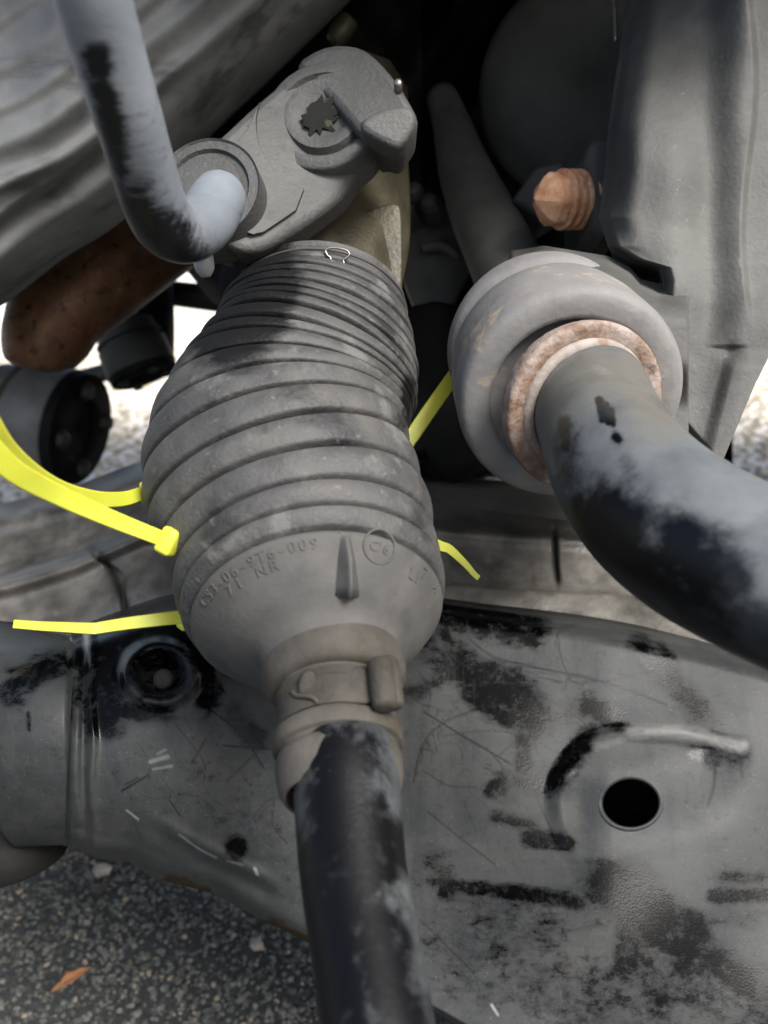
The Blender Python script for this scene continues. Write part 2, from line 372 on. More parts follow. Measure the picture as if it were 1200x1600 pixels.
def relief(nu, nv, fn, thick, shift=(0, 0)):
    """fn(U,V) -> px,py,d of the visible skin; closed at the back thick metres deeper"""
    U, V = np.meshgrid(np.linspace(0, 1, nu), np.linspace(0, 1, nv), indexing='ij')
    px, py, d = fn(U, V)
    fr = P(px, py, d).reshape(-1, 3)
    f = []
    for i in range(nu-1):
        for j in range(nv-1):
            f.append((i*nv+j, (i+1)*nv+j, (i+1)*nv+j+1, i*nv+j+1))
    bd = [i*nv for i in range(nu)] + [(nu-1)*nv+j for j in range(1, nv)] + [i*nv+nv-1 for i in range(nu-2, -1, -1)] + [j for j in range(nv-2, 0, -1)]
    n = len(fr); dmax = float(np.max(d))
    bk = fr[bd].copy()
    back = bk + FWD*(dmax+thick-proj(bk)[2])[:, None] + RT*shift[0] + UP*shift[1]
    v = np.vstack([fr, back, back.mean(0)[None]])
    m = len(bd)
    for k in range(m):
        k2 = (k+1) % m
        f.append((bd[k], bd[k2], n+k2, n+k)); f.append((n+k, n+k2, n+m))
    return v, f, px, py

def prism(outline, dfront, thick, dirv=None):
    """outline px points at depth (scalar or per point), pushed back by thick"""
    o = np.asarray(outline, float); d = np.broadcast_to(np.asarray(dfront, float), (len(o),))
    fr = P(o[:, 0], o[:, 1], d); dv = FWD if dirv is None else np.asarray(dirv)
    n = len(o); v = np.vstack([fr, fr+dv*thick])
    f = [tuple(range(n)), tuple(range(2*n-1, n-1, -1))] + [(i, n+i, n+(i+1) % n, (i+1) % n) for i in range(n)]
    return v, f

def box(center, ax, ay, az, sx, sy, sz):
    v = [np.asarray(center)+ax*sx*i+ay*sy*j+az*sz*k for i in (-.5, .5) for j in (-.5, .5) for k in (-.5, .5)]
    f = [(0, 1, 3, 2), (4, 6, 7, 5), (0, 4, 5, 1), (2, 3, 7, 6), (0, 2, 6, 4), (1, 5, 7, 3)]
    return np.array(v), f

def ss(outline, n):
    """round a closed px outline"""
    p = np.asarray(outline, float); q = np.vstack([p, p[:1]]); out = []
    m = len(p)
    for i in range(m):
        a, b, c, d = p[(i-1) % m], p[i], p[(i+1) % m], p[(i+2) % m]
        for t in np.linspace(0, 1, n, endpoint=False):
            out.append(0.5*((2*b)+(c-a)*t+(2*a-5*b+4*c-d)*t*t+(-a+3*b-3*c+d)*t**3))
    return np.array(out)

def strokes(px, py, lst, soft=2.3):
    """painted marks (dirt, shade, highlights): polylines (points, half width, strength) measured on the surface"""
    out = np.zeros_like(px)
    for pts, w, s in lst:
        p = np.asarray(pts, float)
        if len(p) > 2: p = catmull(np.hstack([p, np.zeros((len(p), 1))]), 4*len(p))[:, :2]
        best = np.full_like(px, 1e9)
        for a, b in zip(p[:-1], p[1:]):
            ab = b-a; l2 = ab @ ab+1e-9
            t = np.clip(((px-a[0])*ab[0]+(py-a[1])*ab[1])/l2, 0, 1)
            best = np.minimum(best, np.hypot(px-a[0]-t*ab[0], py-a[1]-t*ab[1]))
        out = np.maximum(out, s*np.clip(1.25*(1-best/(soft*w)), 0, 1))
    return out

def icos():
    bm = bmesh.new(); bmesh.ops.create_icosphere(bm, subdivisions=1, radius=1)
    v = np.array([x.co[:] for x in bm.verts]); f = [[q.index for q in x.verts] for x in bm.faces]; bm.free(); return v, f

def stones(name, pos, size, mat, flat=0.7):
    v0, f0 = icos(); n = len(pos); k = len(v0)
    rot = RNG.normal(size=(n, 3, 3)); rot = np.linalg.qr(rot)[0]
    s = size[:, None]*np.stack([RNG.uniform(0.7, 1.25, n), RNG.uniform(0.7, 1.25, n), RNG.uniform(0.6, 1.0, n)], 1)
    loc = (v0[None]*RNG.uniform(0.75, 1.2, (n, k))[:, :, None])*s[:, None]
    w = np.einsum('nij,nkj->nki', rot, loc); w[:, :, 2] *= flat; w += pos[:, None]
    f = (np.array(f0)[None]+(np.arange(n)*k)[:, None, None]).reshape(-1, 3).tolist()
    return mesh(name, w.reshape(-1, 3), f, mat, smooth=False, attrs={'shade': np.repeat(RNG.uniform(0, 1, n)**1.2, k)})

# ================================================================== SETTING
def sheet(name, x0, x1, y0, y1, z, mat, n=2):
    xs = np.linspace(x0, x1, n); ys = np.linspace(y0, y1, n)
    v = [(x, y, z) for x in xs for y in ys]
    f = [(i*n+j, (i+1)*n+j, (i+1)*n+j+1, i*n+j+1) for i in range(n-1) for j in range(n-1)]
    o = mesh(name, v, f, mat, smooth=False); o['kind'] = 'structure'; return o
sheet('ground', -150, 150, -150, 300, 0.0, M['litground'])  # same tarmac as the strip, coloured pale for the sunlight beyond
sheet('tarmac_strip', -30, 30, -20, 0.86, 0.004, M['tarmac'])
N1 = 30000
pp = np.stack([RNG.uniform(-0.34, 0.14, N1), RNG.uniform(0.26, 0.74, N1), np.full(N1, 0.0045)], 1)
o = stones('tarmac_chippings', pp, RNG.uniform(0.0008, 0.0021, N1), M['chips'])
tag(o, 'dark loose tarmac chippings on the ground under the control arm', None, kind='stuff')
N2 = 15000
pp = np.stack([RNG.uniform(-1.0, 1.1, N2), 0.87+RNG.uniform(0, 1, N2)**1.3*1.5, np.full(N2, 0.001)], 1)
pp = pp[(pp[:, 0] < 0.25) | (pp[:, 0] > 0.30)]
o = stones('sunlit_gravel', pp, RNG.uniform(0.004, 0.010, len(pp)), M['gravel'], 0.6)
tag(o, 'stone chippings beyond the car, coloured pale to stand for sunlight', None, kind='stuff')

# ================================================================== CAR ABOVE AND BEHIND
def slab(name, x0, x1, y0, y1, z0, z1, mat, parent):
    v, f = box(((x0+x1)/2, (y0+y1)/2, (z0+z1)/2), np.array([1., 0, 0]), np.array([0, 1., 0]), np.array([0, 0, 1.]), x1-x0, y1-y0, z1-z0)
    return mesh(name, v, f, mat, parent, smooth=False, bevel=0.004)
t = root('car_underbody', 'black undersealed car floor with unseen slabs added to shade the running gear', 'car body', (0, 0.9, 0.66))
slab('floor_panel', -0.10, 1.6, 0.215, 1.15, 0.56, 0.60, M['panel'], t)
slab('side_shade_slab', 0.36, 0.44, 0.26, 1.15, 0.27, 0.555, M['panel'], t)  # unseen slab added to keep side light out of the depths
slab('left_shade_panel', -1.6, -0.102, 0.40, 1.15, 0.60, 0.64, M['panel'], t)  # unseen panel added, set back so light from above reaches the gearbox

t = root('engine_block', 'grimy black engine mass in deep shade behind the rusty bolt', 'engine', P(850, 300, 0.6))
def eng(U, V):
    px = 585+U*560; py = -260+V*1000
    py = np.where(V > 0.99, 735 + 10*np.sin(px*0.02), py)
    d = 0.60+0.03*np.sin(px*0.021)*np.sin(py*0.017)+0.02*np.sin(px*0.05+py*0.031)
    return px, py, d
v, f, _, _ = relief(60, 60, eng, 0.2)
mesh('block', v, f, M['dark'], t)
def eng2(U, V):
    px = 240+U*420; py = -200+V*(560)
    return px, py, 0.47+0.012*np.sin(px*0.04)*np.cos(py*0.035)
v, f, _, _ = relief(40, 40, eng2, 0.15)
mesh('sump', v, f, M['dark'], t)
# glints of dirty hardware deep behind
for (x, y, r) in ((648, 300, 16), (672, 318, 18), (640, 330, 11)):
    v, f = lathe(P(x, y, 0.43), CV(-.2, .2, 1), [(-.012, r*.43/FPX), (0, r*.43/FPX), (.004, r*.3/FPX), (.005, .0001)], 6)
    mesh('bolt_head', v, f, M['darkgrey'], t, smooth=False, bevel=0.0006)

# ================================================================== FAR LEFT RUNNING GEAR
t = root('exhaust_pipe', 'brown rusted exhaust pipe hanging under the ribbed casting', 'exhaust', P(120, 480, 0.46))
v, f = sweep([(330, 312, .52, 66), (240, 372, .50, 70), (160, 432, .48, 72), (98, 480, .468, 73), (74, 522, .463, 68), (60, 556, .460, 56), (57, 574, .460, 38), (56, 580, .460, 10)], 80, 48)
mesh('pipe', v, f, M['exhaust'], t)
def driveshaft(name, label, c, d, rpx, ax, mats, extra):
    t = root(name, label, 'drive joint', P(c[0], c[1], d))
    s = d/FPX*rpx; a = CV(*ax)
    o = P(c[0], c[1], d)
    pr = [(-2.3, .50), (-1.7, .55), (-1.55, .86), (-1.2, .90), (-1.18, .97), (-1.12, .97), (-1.08, .88), (-1.0, .88), (-.96, 1.0), (-.2, 1.02), (-.16, .98)]
    v, f = lathe(o, a, [(p*s, r*s) for p, r in pr], 64)
    mesh('joint_body', v, f, mats[0], t, auto=35)
    v, f = lathe(o, a, [(-.18*s, 1.0*s), (0, .98*s), (.04*s, .9*s), (.02*s, .55*s), (-.06*s, .5*s), (-.1*s, .001)], 64)
    mesh('joint_face', v, f, M['dark'], t, auto=35)
    a1 = nrm(np.cross(a, UP)); a2 = np.cross(a, a1)
    for k in range(4):
        an = k*math.pi/2+extra
        q = o+(a1*math.cos(an)+a2*math.sin(an))*s*.70
        v, f = lathe(q, a, [(-.05*s, .17*s), (.10*s, .17*s), (.15*s, .13*s), (.16*s, .001*s)], 6)
        mesh('bolt_head', v, f, M['darkgrey'], t, smooth=False, bevel=0.0008)
    return t
driveshaft('driveshaft_joint', 'round grey driveshaft joint with a dark bolted face by the yellow tie tails', (128, 672), .62, 90, (.95, -.22, .17), (M['joint'],), .3)
driveshaft('gearbox_flange', 'dark output flange hanging below the brown exhaust pipe', (226, 588), .66, 54, (.38, -.92, .02), (M['darkgrey'],), .9)
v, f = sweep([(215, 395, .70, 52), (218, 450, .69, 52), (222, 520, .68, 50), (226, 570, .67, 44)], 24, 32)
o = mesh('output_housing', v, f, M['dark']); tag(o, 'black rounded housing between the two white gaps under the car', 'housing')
v, f = sweep([(60, 612, .80, 14), (120, 594, .80, 14), (200, 572, .80, 14)], 12, 20)
o = mesh('brake_pipe', v, f, M['plate']); tag(o, 'thin grey rod crossing the white gap above the bolted joint', 'rod')
v, f = sweep([(250, 456, .72, 19), (300, 462, .72, 20), (370, 470, .72, 20), (460, 470, .72, 20)], 14, 20)
o = mesh('track_link', v, f, M['darkgrey']); tag(o, 'dark link bar between the two white gaps left of the boot', 'rod')

# ================================================================== CROSSBEAM BEHIND THE BOOT
t = root('cast_crossbeam', 'weathered cast crossbeam running behind the boot and above the control arm', 'crossbeam', P(600, 900, .38))
def beam(U, V):
    px = -60+U*1800
    ytop = np.interp(px, [-60, 0, 120, 230, 450, 680, 800, 1290], [800, 788, 758, 716, 735, 742, 752, 775])
    left = 1-sm(300, 620, px)
    # profile rows: far lip, step, groove, ridge, face, foot
    vv = [0, .06, .20, .30, .38, .46, .52, .62, .80, 1.0]
    yl = [0, 18, 55, 80, 104, 118, 128, 150, 215, 290]
    yr = [0, 10, 40, 72, 84, 96, 112, 165, 176, 300]
    dl = [.50, .47, .455, .445, .435, .405, .398, .402, .385, .375]
    dr = [.52, .49, .45, .42, .405, .402, .400, .388, .376, .36]
    yy = csp(V, vv, yl)*left+csp(V, vv, yr)*(1-left)
    d = csp(V, vv, dl)*left+csp(V, vv, dr)*(1-left)
    py = ytop+yy*np.where(px < 300, 1.0-0.10*sm(0, 260, px)+0.02, 1.0)
    # lower right spreads into a broad pale foot
    d = d-0.02*sm(850, 1100, px)*sm(.5, 1, V)
    # casting joints
    d = d+0.004*np.exp(-((px-866-0.05*(py-830))/3.5)**2)*sm(815, 840, py)*(1-sm(900, 925, py))
    curve = 146+38*sm(866, 900, py)+.12*(py-860)
    d = d+0.0045*np.exp(-((px-curve)/4.5)**2)*sm(858, 872, py)
    return px, py, d
v, f, px, py = relief(690, 150, beam, .05)
n0 = px.size
w = np.zeros(len(v)); w[:n0] = strokes(px.ravel(), py.ravel(), [([(866, 835), (868, 880), (872, 905)], 4, .9), ([(145, 858), (168, 880), (190, 930), (205, 970)], 5, .8)])
mesh('beam', v, f, M['cast'], t, attrs={'wear_shade': w})
v, f, _, _ = relief(60, 10, lambda U, V: (640+U*300, 748+V*82+8*np.sin(U*5), .452-.02*V), .02)
mesh('beam_flange', v, f, M['darkgrey'], t)

# black mount in the shade right of the boot
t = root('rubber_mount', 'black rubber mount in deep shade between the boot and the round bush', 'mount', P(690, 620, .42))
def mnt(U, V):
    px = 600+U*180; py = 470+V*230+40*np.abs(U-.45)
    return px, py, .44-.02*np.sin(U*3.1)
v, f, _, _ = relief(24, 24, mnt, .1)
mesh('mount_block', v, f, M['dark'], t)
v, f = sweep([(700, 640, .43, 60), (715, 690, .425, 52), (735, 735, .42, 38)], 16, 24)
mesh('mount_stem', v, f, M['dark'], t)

# ================================================================== LOWER CONTROL ARM
t = root('lower_control_arm', 'broad scuffed black pressed steel control arm across the bottom of the picture', 'control arm', P(640, 1300, .27))
ARM = t
def arm_d(px, py):
    top = csp(px, [-20, 60, 110, 150, 230, 300, 450, 600, 690, 760, 900, 1060, 1200, 1300],
                    [1000, 993, 985, 968, 945, 932, 925, 935, 945, 955, 972, 1000, 1035, 1065])
    bot = np.interp(px, [-20, 105, 135, 150, 175, 200, 240, 330, 400, 480, 580, 690, 760, 900, 1300],
                    [1330, 1322, 1330, 1340, 1345, 1346, 1372, 1395, 1432, 1472, 1530, 1588, 1628, 1705, 1850])
    return top, bot
def arm(U, V):
    px = 98+1180*np.minimum(U/.93, 1)+520*np.maximum(U-.93, 0)/.07
    top, bot = arm_d(px, None)
    V2 = V
    py = top+(bot-top)*V2
    dl = csp(V2, [0, .03, .08, .16, .28, .42, .56, .70, .80, .90, .97, 1], [.315, .298, .285, .274, .263, .2565, .2535, .2535, .256, .2625, .270, .278])
    dr = .315-(py-950)/650*.072+.014*(1-sm(0, .045, V2))**2 + .010*sm(.985, 1, V2)
    k = sm(280, 640, px)
    d = dl*(1-k)+dr*k
    # seam beads by the sleeve
    d = d-.0013*np.exp(-((px-116-.02*(py-1000)-3*np.sin(py*.03))/8)**2)-.0015*np.exp(-((px-142-.01*(py-1000)-2*np.sin(py*.05))/7)**2)+.0010*np.exp(-((px-130)/6)**2)
    d = d+.006*(1-sm(98, 112, px))
    # pressed crease at the lower left
    line = 1296+(px-270)*.52
    e = (py-line)
    d = d+(-.0014*np.exp(-(e/12)**2)+.0009*np.exp(-((e-24)/16)**2))*sm(215, 275, px)*(1-sm(405, 450, px))
    # ring around the plug
    rho = np.hypot((px-250), (py-1052)*1.12)
    d = d-.0045*np.exp(-((rho-50)/13)**2)+.0085*(1-sm(30, 42, rho))
    # raised pad round the hole
    cx, cy = 985, 1255
    ang = np.where(px < cx-10, np.hypot(px-cx+10, (py-cy))-112, np.abs(py-cy-.09*(px-cx))-110)
    edge = 1-sm(-14, 14, ang)
    fade = (1-sm(1190, 1340, py+.25*(px-985)))*(1-sm(1090, 1185, px))
    d = d-.0050*edge*fade*(1-.5*sm(1200, 1260, py)*(1-sm(900, 960, px)))
    # shallow pressed web running to the lower right corner
    web = py-(1380+(px-950)*.62)
    d = d+.0016*(1-sm(-20, 25, py-(1395+.03*(px-800))))*sm(660, 720, px)*(1-sm(880, 960, px))*.5
    # gentle dents
    d = d+.0006*np.sin(px*.021+1)*np.sin(py*.017)
    return px, py, d
NU, NV = 505, 250
v, f, px, py = relief(NU, NV, arm, .03)
PX, PY = px.ravel(), py.ravel(); n0 = PX.size
hole = ((PX-985)/44)**2+((PY-1255)/37.5)**2
drop = set(np.nonzero(hole < 1.15)[0].tolist())
f = [q for q in f if not any(i in drop for i in q)]
smear_shade = [
 ([(712, 1040), (765, 1066), (808, 1088), (832, 1122)], 22, .95), ([(738, 1082), (765, 1102)], 13, 1), ([(775, 1115), (795, 1122)], 12, .8),
 ([(690, 952), (750, 965), (830, 985)], 20, .9), ([(695, 985), (705, 1020), (722, 1040)], 10, .6), ([(668, 1010), (690, 1030)], 14, .6),
 ([(920, 1108), (948, 1120), (970, 1128)], 15, .8), ([(905, 1168), (885, 1195), (868, 1215)], 14, 1), ([(925, 1138), (905, 1160)], 10, .9), ([(860, 1130), (900, 1110)], 16, .45),
 ([(816, 1156), (819, 1202)], 9, .9), ([(772, 1232), (800, 1222), (848, 1228)], 11, .8), ([(790, 1215), (790, 1240)], 12, .5),
 ([(1000, 1008), (1045, 1060), (1112, 1132)], 13, .75), ([(1030, 1012), (1052, 1045)], 8, .6), ([(1125, 1075), (1165, 1130)], 10, .2),
 ([(775, 1277), (830, 1290)], 8, .7), ([(825, 1309), (885, 1318)], 10, 1),
 ([(680, 1378), (720, 1386), (820, 1395), (905, 1412)], 9, .8), ([(682, 1345), (700, 1390)], 17, .65),
 ([(952, 1378), (990, 1402), (1022, 1440), (1075, 1466)], 27, 1), ([(985, 1440), (978, 1500)], 18, .8), ([(1115, 1500), (1165, 1538)], 22, .8), ([(1000, 1480), (1080, 1540), (1150, 1590)], 38, .5),
 ([(1130, 1371), (1195, 1374)], 9, .6), ([(1118, 1402), (1195, 1398)], 9, .9), ([(1120, 1440), (1180, 1440)], 16, .35),
 ([(1085, 1174), (1120, 1182), (1158, 1184)], 13, .62), ([(1080, 1280), (1125, 1325)], 13, .16),
 ([(690, 1440), (800, 1465), (930, 1470)], 55, .36), ([(870, 1540), (1000, 1545), (1180, 1580)], 55, .45), ([(720, 1500), (800, 1540)], 45, .28),
 ([(632, 1085), (660, 1076), (692, 1060)], 10, .55),
 ([(150, 1005), (200, 985), (280, 975), (340, 985)], 38, 1), ([(185, 1010), (168, 1080), (158, 1120)], 24, .95), ([(195, 1112), (265, 1115)], 11, .8), ([(320, 1010), (325, 1095)], 14, .9),  # first mark paints the black shade along the arm's top edge
 ([(365, 1115), (400, 1155)], 13, .7), ([(120, 1010), (108, 1060), (104, 1120)], 7, .8), ([(130, 1030), (122, 1100)], 6, .7), ([(250, 1040), (250, 1060)], 34, .6),
 ([(368, 1322), (369, 1324)], 11, 1.2), ([(320, 1180), (370, 1230), (430, 1300)], 40, .2)]  # last faint mark paints the shade of the rod and boot
scratch = [
 ([(780, 1030), (850, 1046), (930, 1062), (1000, 1085), (1042, 1102)], 2.2, .9), ([(830, 1058), (900, 1066), (960, 1062), (1008, 1050)], 1.5, .7), ([(735, 1000), (760, 1020), (790, 1036)], 2, .7),
 ([(662, 1112), (720, 1148), (802, 1196)], 2, .8), ([(745, 1108), (692, 1130), (660, 1165), (646, 1222)], 2, .7), ([(690, 1150), (760, 1142), (820, 1150), (880, 1182)], 1.5, .5),
 ([(668, 1268), (720, 1310), (772, 1350)], 1.8, .6), ([(660, 1440), (700, 1480), (740, 1520)], 1.8, .6), ([(890, 1455), (920, 1448), (950, 1446)], 2, .6),
 ([(350, 1165), (422, 1170)], 2, .9), ([(322, 1154), (300, 1192)], 1.8, .8), ([(330, 1110), (380, 1150), (412, 1200)], 2, .8), ([(412, 1165), (355, 1220)], 1.8, .7),
 ([(190, 1236), (232, 1211)], 2, .9), ([(195, 1226), (216, 1215)], 1.5, .8), ([(275, 1132), (318, 1190), (318, 1222)], 1.5, .6), ([(265, 1250), (281, 1275)], 1.8, .6), ([(165, 1140), (195, 1146)], 1.8, .6),
 ([(820, 1050), (870, 1055), (880, 1085)], 1.4, .4), ([(1118, 1190), (1115, 1230), (1106, 1258)], 3.2, .6), ([(1156, 1185), (1160, 1216)], 3, .55),
 ([(632, 1070), (650, 1095), (690, 1110)], 1.3, .6), ([(655, 1050), (672, 1080), (668, 1110)], 1.3, .6), ([(690, 1040), (676, 1070), (640, 1100)], 1.3, .5)]
for k in range(38):
    a = RNG.uniform(630, 900); b = RNG.uniform(990, 1240); an = RNG.uniform(-1, 2.2); ln = RNG.uniform(20, 95); bend = RNG.normal(0, .25)*ln
    scratch.append(([(a, b), (a+ln*math.cos(an)*.5-bend*math.sin(an), b+ln*math.sin(an)*.5+bend*math.cos(an)), (a+ln*math.cos(an), b+ln*math.sin(an))], RNG.uniform(.9, 1.8), RNG.uniform(.25, .8)))
for k in range(24):
    a = RNG.uniform(150, 460); b = RNG.uniform(1090, 1300); an = RNG.uniform(-.9, 1.3); ln = RNG.uniform(12, 70); bend = RNG.normal(0, .2)*ln
    scratch.append(([(a, b), (a+ln*math.cos(an)*.5-bend*math.sin(an), b+ln*math.sin(an)*.5+bend*math.cos(an)), (a+ln*math.cos(an), b+ln*math.sin(an))], RNG.uniform(.8, 1.4), RNG.uniform(.2, .6)))
for k in range(46):
    a = RNG.uniform(640, 1190); b = RNG.uniform(1000, 1560); an = RNG.normal(.5, .5); ln = RNG.uniform(12, 70)
    scratch.append(([(a, b), (a+ln*math.cos(an)*.5, b+ln*math.sin(an)*.5+RNG.normal(0, 3)), (a+ln*math.cos(an), b+ln*math.sin(an))], RNG.uniform(.8, 1.4), RNG.uniform(.15, .5)))
rust = [([(265, 1376), (322, 1395)], 7, .8), ([(425, 1446), (478, 1474)], 9, .9)]
z = np.zeros(len(v)-n0)
painted_highlight = [([(985, 1144), (1050, 1144), (1110, 1154), (1160, 1166)], 11, .62), ([(1010, 1143), (1060, 1144), (1120, 1156)], 5, .8), ([(930, 1162), (985, 1147)], 11, .42), ([(235, 1190), (262, 1182)], 4, .6), ([(240, 1202), (268, 1197)], 3, .55), ([(246, 1178), (258, 1172)], 3, .5), ([(55, 1152), (70, 1164)], 4, .7), ([(60, 1168), (72, 1174)], 3, .5), ([(198, 1266), (216, 1280)], 2, .75), ([(280, 1304), (312, 1327), (338, 1340)], 2, .7), ([(398, 1357), (402, 1366)], 3, .8), ([(355, 1345), (380, 1352)], 2.5, .5), ([(768, 1570), (778, 1586)], 2.5, .8)]  # highlights painted on the pad edge and the arm's bright spots
ar = {'painted_highlight': np.concatenate([strokes(PX, PY, painted_highlight, 1.9), z]), 'wear_shade': np.concatenate([strokes(PX, PY, smear_shade), z]), 'scratch': np.concatenate([strokes(PX, PY, scratch, 1.2), z]), 'rust': np.concatenate([strokes(PX, PY, rust), z])}
mesh('arm_body', v, f, M['arm'], t, attrs=ar)
# the hole: rim and tunnel
def d_at(x, y):
    tp, bt = arm_d(np.array(x, float), None)
    return arm(np.array((x-98)/1180*.93, float), (y-tp)/(bt-tp))[2]
ph = np.linspace(0, 2*math.pi, 72, endpoint=False)
rows = []
for (k, dz) in ((1.22, .0002), (1.12, -.0003), (1.04, -.0003), (1.0, .0003), (.985, .0015), (.98, .012), (.98, .030)):
    x = 985+44*k*np.cos(ph); y = 1255+37.5*k*np.sin(ph)
    dd = np.array([float(d_at(a, b)) for a, b in zip(985+44*1.22*np.cos(ph), 1255+37.5*1.22*np.sin(ph))])
    rows.append(P(x, y, dd+dz))
v = np.vstack(rows); f = ringfaces(len(rows), 72)
mesh('hole_rim', v, f, M['arm'], t, attrs={'wear_shade': np.zeros(len(v)), 'rust': np.zeros(len(v)), 'scratch': np.zeros(len(v)), 'painted_highlight': np.zeros(len(v))})
# plug in the ring
v, f = lathe(P(253, 1060, .268), CV(-.05, .35, 1), [(-.006, .0031), (-.0012, .0031), (-.0004, .0027), (-.0002, .0012), (-.0002, .0001)], 32)
mesh('drain_plug', v, f, M['clamp'], t)
# sleeve of the inner bush
def slv(U, V):
    px = -60+U*178
    top = 1020-.2*px
    bot = np.where(px < 28, 1324-50*np.clip((28-px)/30, 0, 3)**2, 1324-.05*(px-28))
    py = top+(bot-top)*V
    c = (py-1165)/165
    d = .292-.040*np.sqrt(np.clip(1-np.clip(c, -1, 1)**2, 0.0, 1))+.00012*(px-60)**2*.004
    d = d+.004*sm(100, 118, px)-.0012*np.exp(-((px-20)/60)**2)*0
    return px, py, d
v, f, px, py = relief(70, 110, slv, .012, (-.03, .004))
n0 = px.size; z = np.zeros(len(v)-n0)
w = np.concatenate([strokes(px.ravel(), py.ravel(), [([(15, 1085), (60, 1050), (108, 1030)], 14, .8), ([(20, 1050), (90, 1015)], 8, .5), ([(44, 1115), (46, 1140)], 3, .7)]), z])
mesh('bush_sleeve', v, f, M['arm'], t, attrs={'wear_shade': w, 'scratch': w*0, 'rust': w*0, 'painted_highlight': w*0})
s = .29/FPX
v, f = lathe(P(2, 1292, .30), CV(.10, -.86, -.1), [(-.01, .4*100*s), (0, 92*s), (30*s, 97*s), (50*s, 98*s), (57*s, 94*s), (60*s, 84*s), (52*s, 70*s), (50*s, 40*s), (48*s, 2*s)], 64)
mesh('bush_rubber', v, f, M['dark'], t, auto=40)

# ================================================================== STEERING BOOT
# one row per groove: centre px, centre py, slope of the long axis in degrees, half width px, depth, seen roundness
RING = np.array([
 (499, 490, 5, 134, .2790, .66), (496, 502, 9, 142, .2765, .63), (495, 514, 12, 148, .2735, .60), (495, 528, 15, 153, .2705, .59), (495, 543, 18, 157, .2670, .56),
 (494, 556, 20, 161, .2640, .545), (491, 568, 22, 165, .2605, .53), (486, 583, 21, 168, .2570, .52), (474, 602, 17, 175, .2530, .50), (462, 619, 12, 181, .2495, .495),
 (448, 648, 4, 190, .2450, .51), (435, 688, -7, 199, .2390, .54), (437, 722, -13, 205, .2340, .50), (443, 764, -17, 207, .2275, .46), (463, 820, -15.5, 206, .2200, .50),
 (480, 882, -13, 204, .2125, .57), (490, 927, -11, 203, .2075, .60), (497, 963, -8, 199, .2040, .62)], float)
NG = len(RING)
def ringdata(row):
    x, y, th, a, d, ro = row
    c = P(x, y, d); v = nrm(CAM-c)                       # towards the camera
    rx = nrm(RT-v*(RT @ v)); ry = np.cross(v, rx)        # picture right and up at that place
    th = math.radians(th)
    ax2 = -math.sin(th)*rx-math.cos(th)*ry
    ro = min(ro, .99); n = nrm(math.sqrt(1-ro*ro)*ax2+ro*v)
    e1 = nrm((UP+.16*RT)-n*((UP+.16*RT) @ n)); e2 = np.cross(n, e1)
    if e2 @ RT < 0: e2 = -e2
    return c, n, e1, e2, a*d/FPX
def rowat(i):
    """smooth ring parameters at a fractional groove number"""
    i = min(max(i, 0.0), NG-1-1e-6); k = int(i); t = i-k
    a = RING[max(k-1, 0)] if k > 0 else 2*RING[0]-RING[1]
    b, c = RING[k], RING[k+1]; d = RING[k+2] if k+2 < NG else 2*RING[-1]-RING[-2]
    return 0.5*((2*b)+(c-a)*t+(2*a-5*b+4*c-d)*t*t+(-a+3*b-3*c+d)*t**3)
ang = np.linspace(0, 2*math.pi, 120, endpoint=False)
NS = 400
gi = [k*(NS-1)/(NG-1) for k in range(NG)]
_d = [ringdata(rowat(i*(NG-1)/(NS-1))) for i in range(NS)]
cen = np.array([q[0] for q in _d]); Tn = np.array([q[1] for q in _d]); A1 = np.array([q[2] for q in _d]); A2 = np.array([q[3] for q in _d]); rad = np.array([q[4] for q in _d])
def ring(i, r):
    i = np.clip(i, 0, 399.0); k = int(min(i, 398)); u = i-k
    c = cen[k]*(1-u)+cen[k+1]*u; a = A1[k]*(1-u)+A1[k+1]*u; b = A2[k]*(1-u)+A2[k+1]*u
    return c+r*(np.cos(ang)[:, None]*a+np.sin(ang)[:, None]*b)
def rad_at(i): return np.interp(i, np.arange(400), rad)

boot = root('steering_rack_boot', 'dusty grey ribbed rubber steering rack boot in the middle of the picture', 'rubber boot', cen[200])
bel_v = []
def fold(i0, i1, g, parent, nr=13, gr=.22):
    rows = []
    for u in np.linspace(0, 1, nr):
        e = min(u, 1-u)
        h = sm(0, gr, e)**.8
        bulge = .22*g*(math.sin(math.pi*u))+.16*g*(.5-u)
        i = i0+(i1-i0)*u
        wob = .00022*np.sin(3*ang+i0*.9)[:, None]+.00016*np.sin(7*ang+i0*2.3)[:, None]
        rows.append(ring(i, rad_at(i)-g*(1-h)+bulge+wob*math.sin(math.pi*u)))
    return np.vstack(rows), ringfaces(nr, 120)
n0_ = Tn[0]; cuff = []
for a_, r_ in ((-.005, .90), (-.0046, .97), (-.0038, 1.0), (-.0030, .99), (-.0024, .985), (-.0016, .985), (-.0012, 1.0), (0, .985)):
    cuff.append(ring(0, rad[0]*r_)+n0_*a_)
BOOT_SHADE = [([(405, 395), (415, 440), (400, 490)], 40, 1.0), ([(352, 420), (368, 460), (360, 500)], 52, 1.0), ([(395, 425), (400, 470)], 34, .9), ([(330, 520), (320, 560)], 20, .4), ([(640, 600), (632, 660)], 12, .5)]  # shade painted on the boot, mostly the lever's at its upper left
px, py, _ = proj(np.vstack(cuff))
bel = mesh('bellows', np.vstack(cuff), ringfaces(8, 120), M['rubber'], boot, auto=50, attrs={'painted_shade': strokes(px, py, BOOT_SHADE, 2.0)})
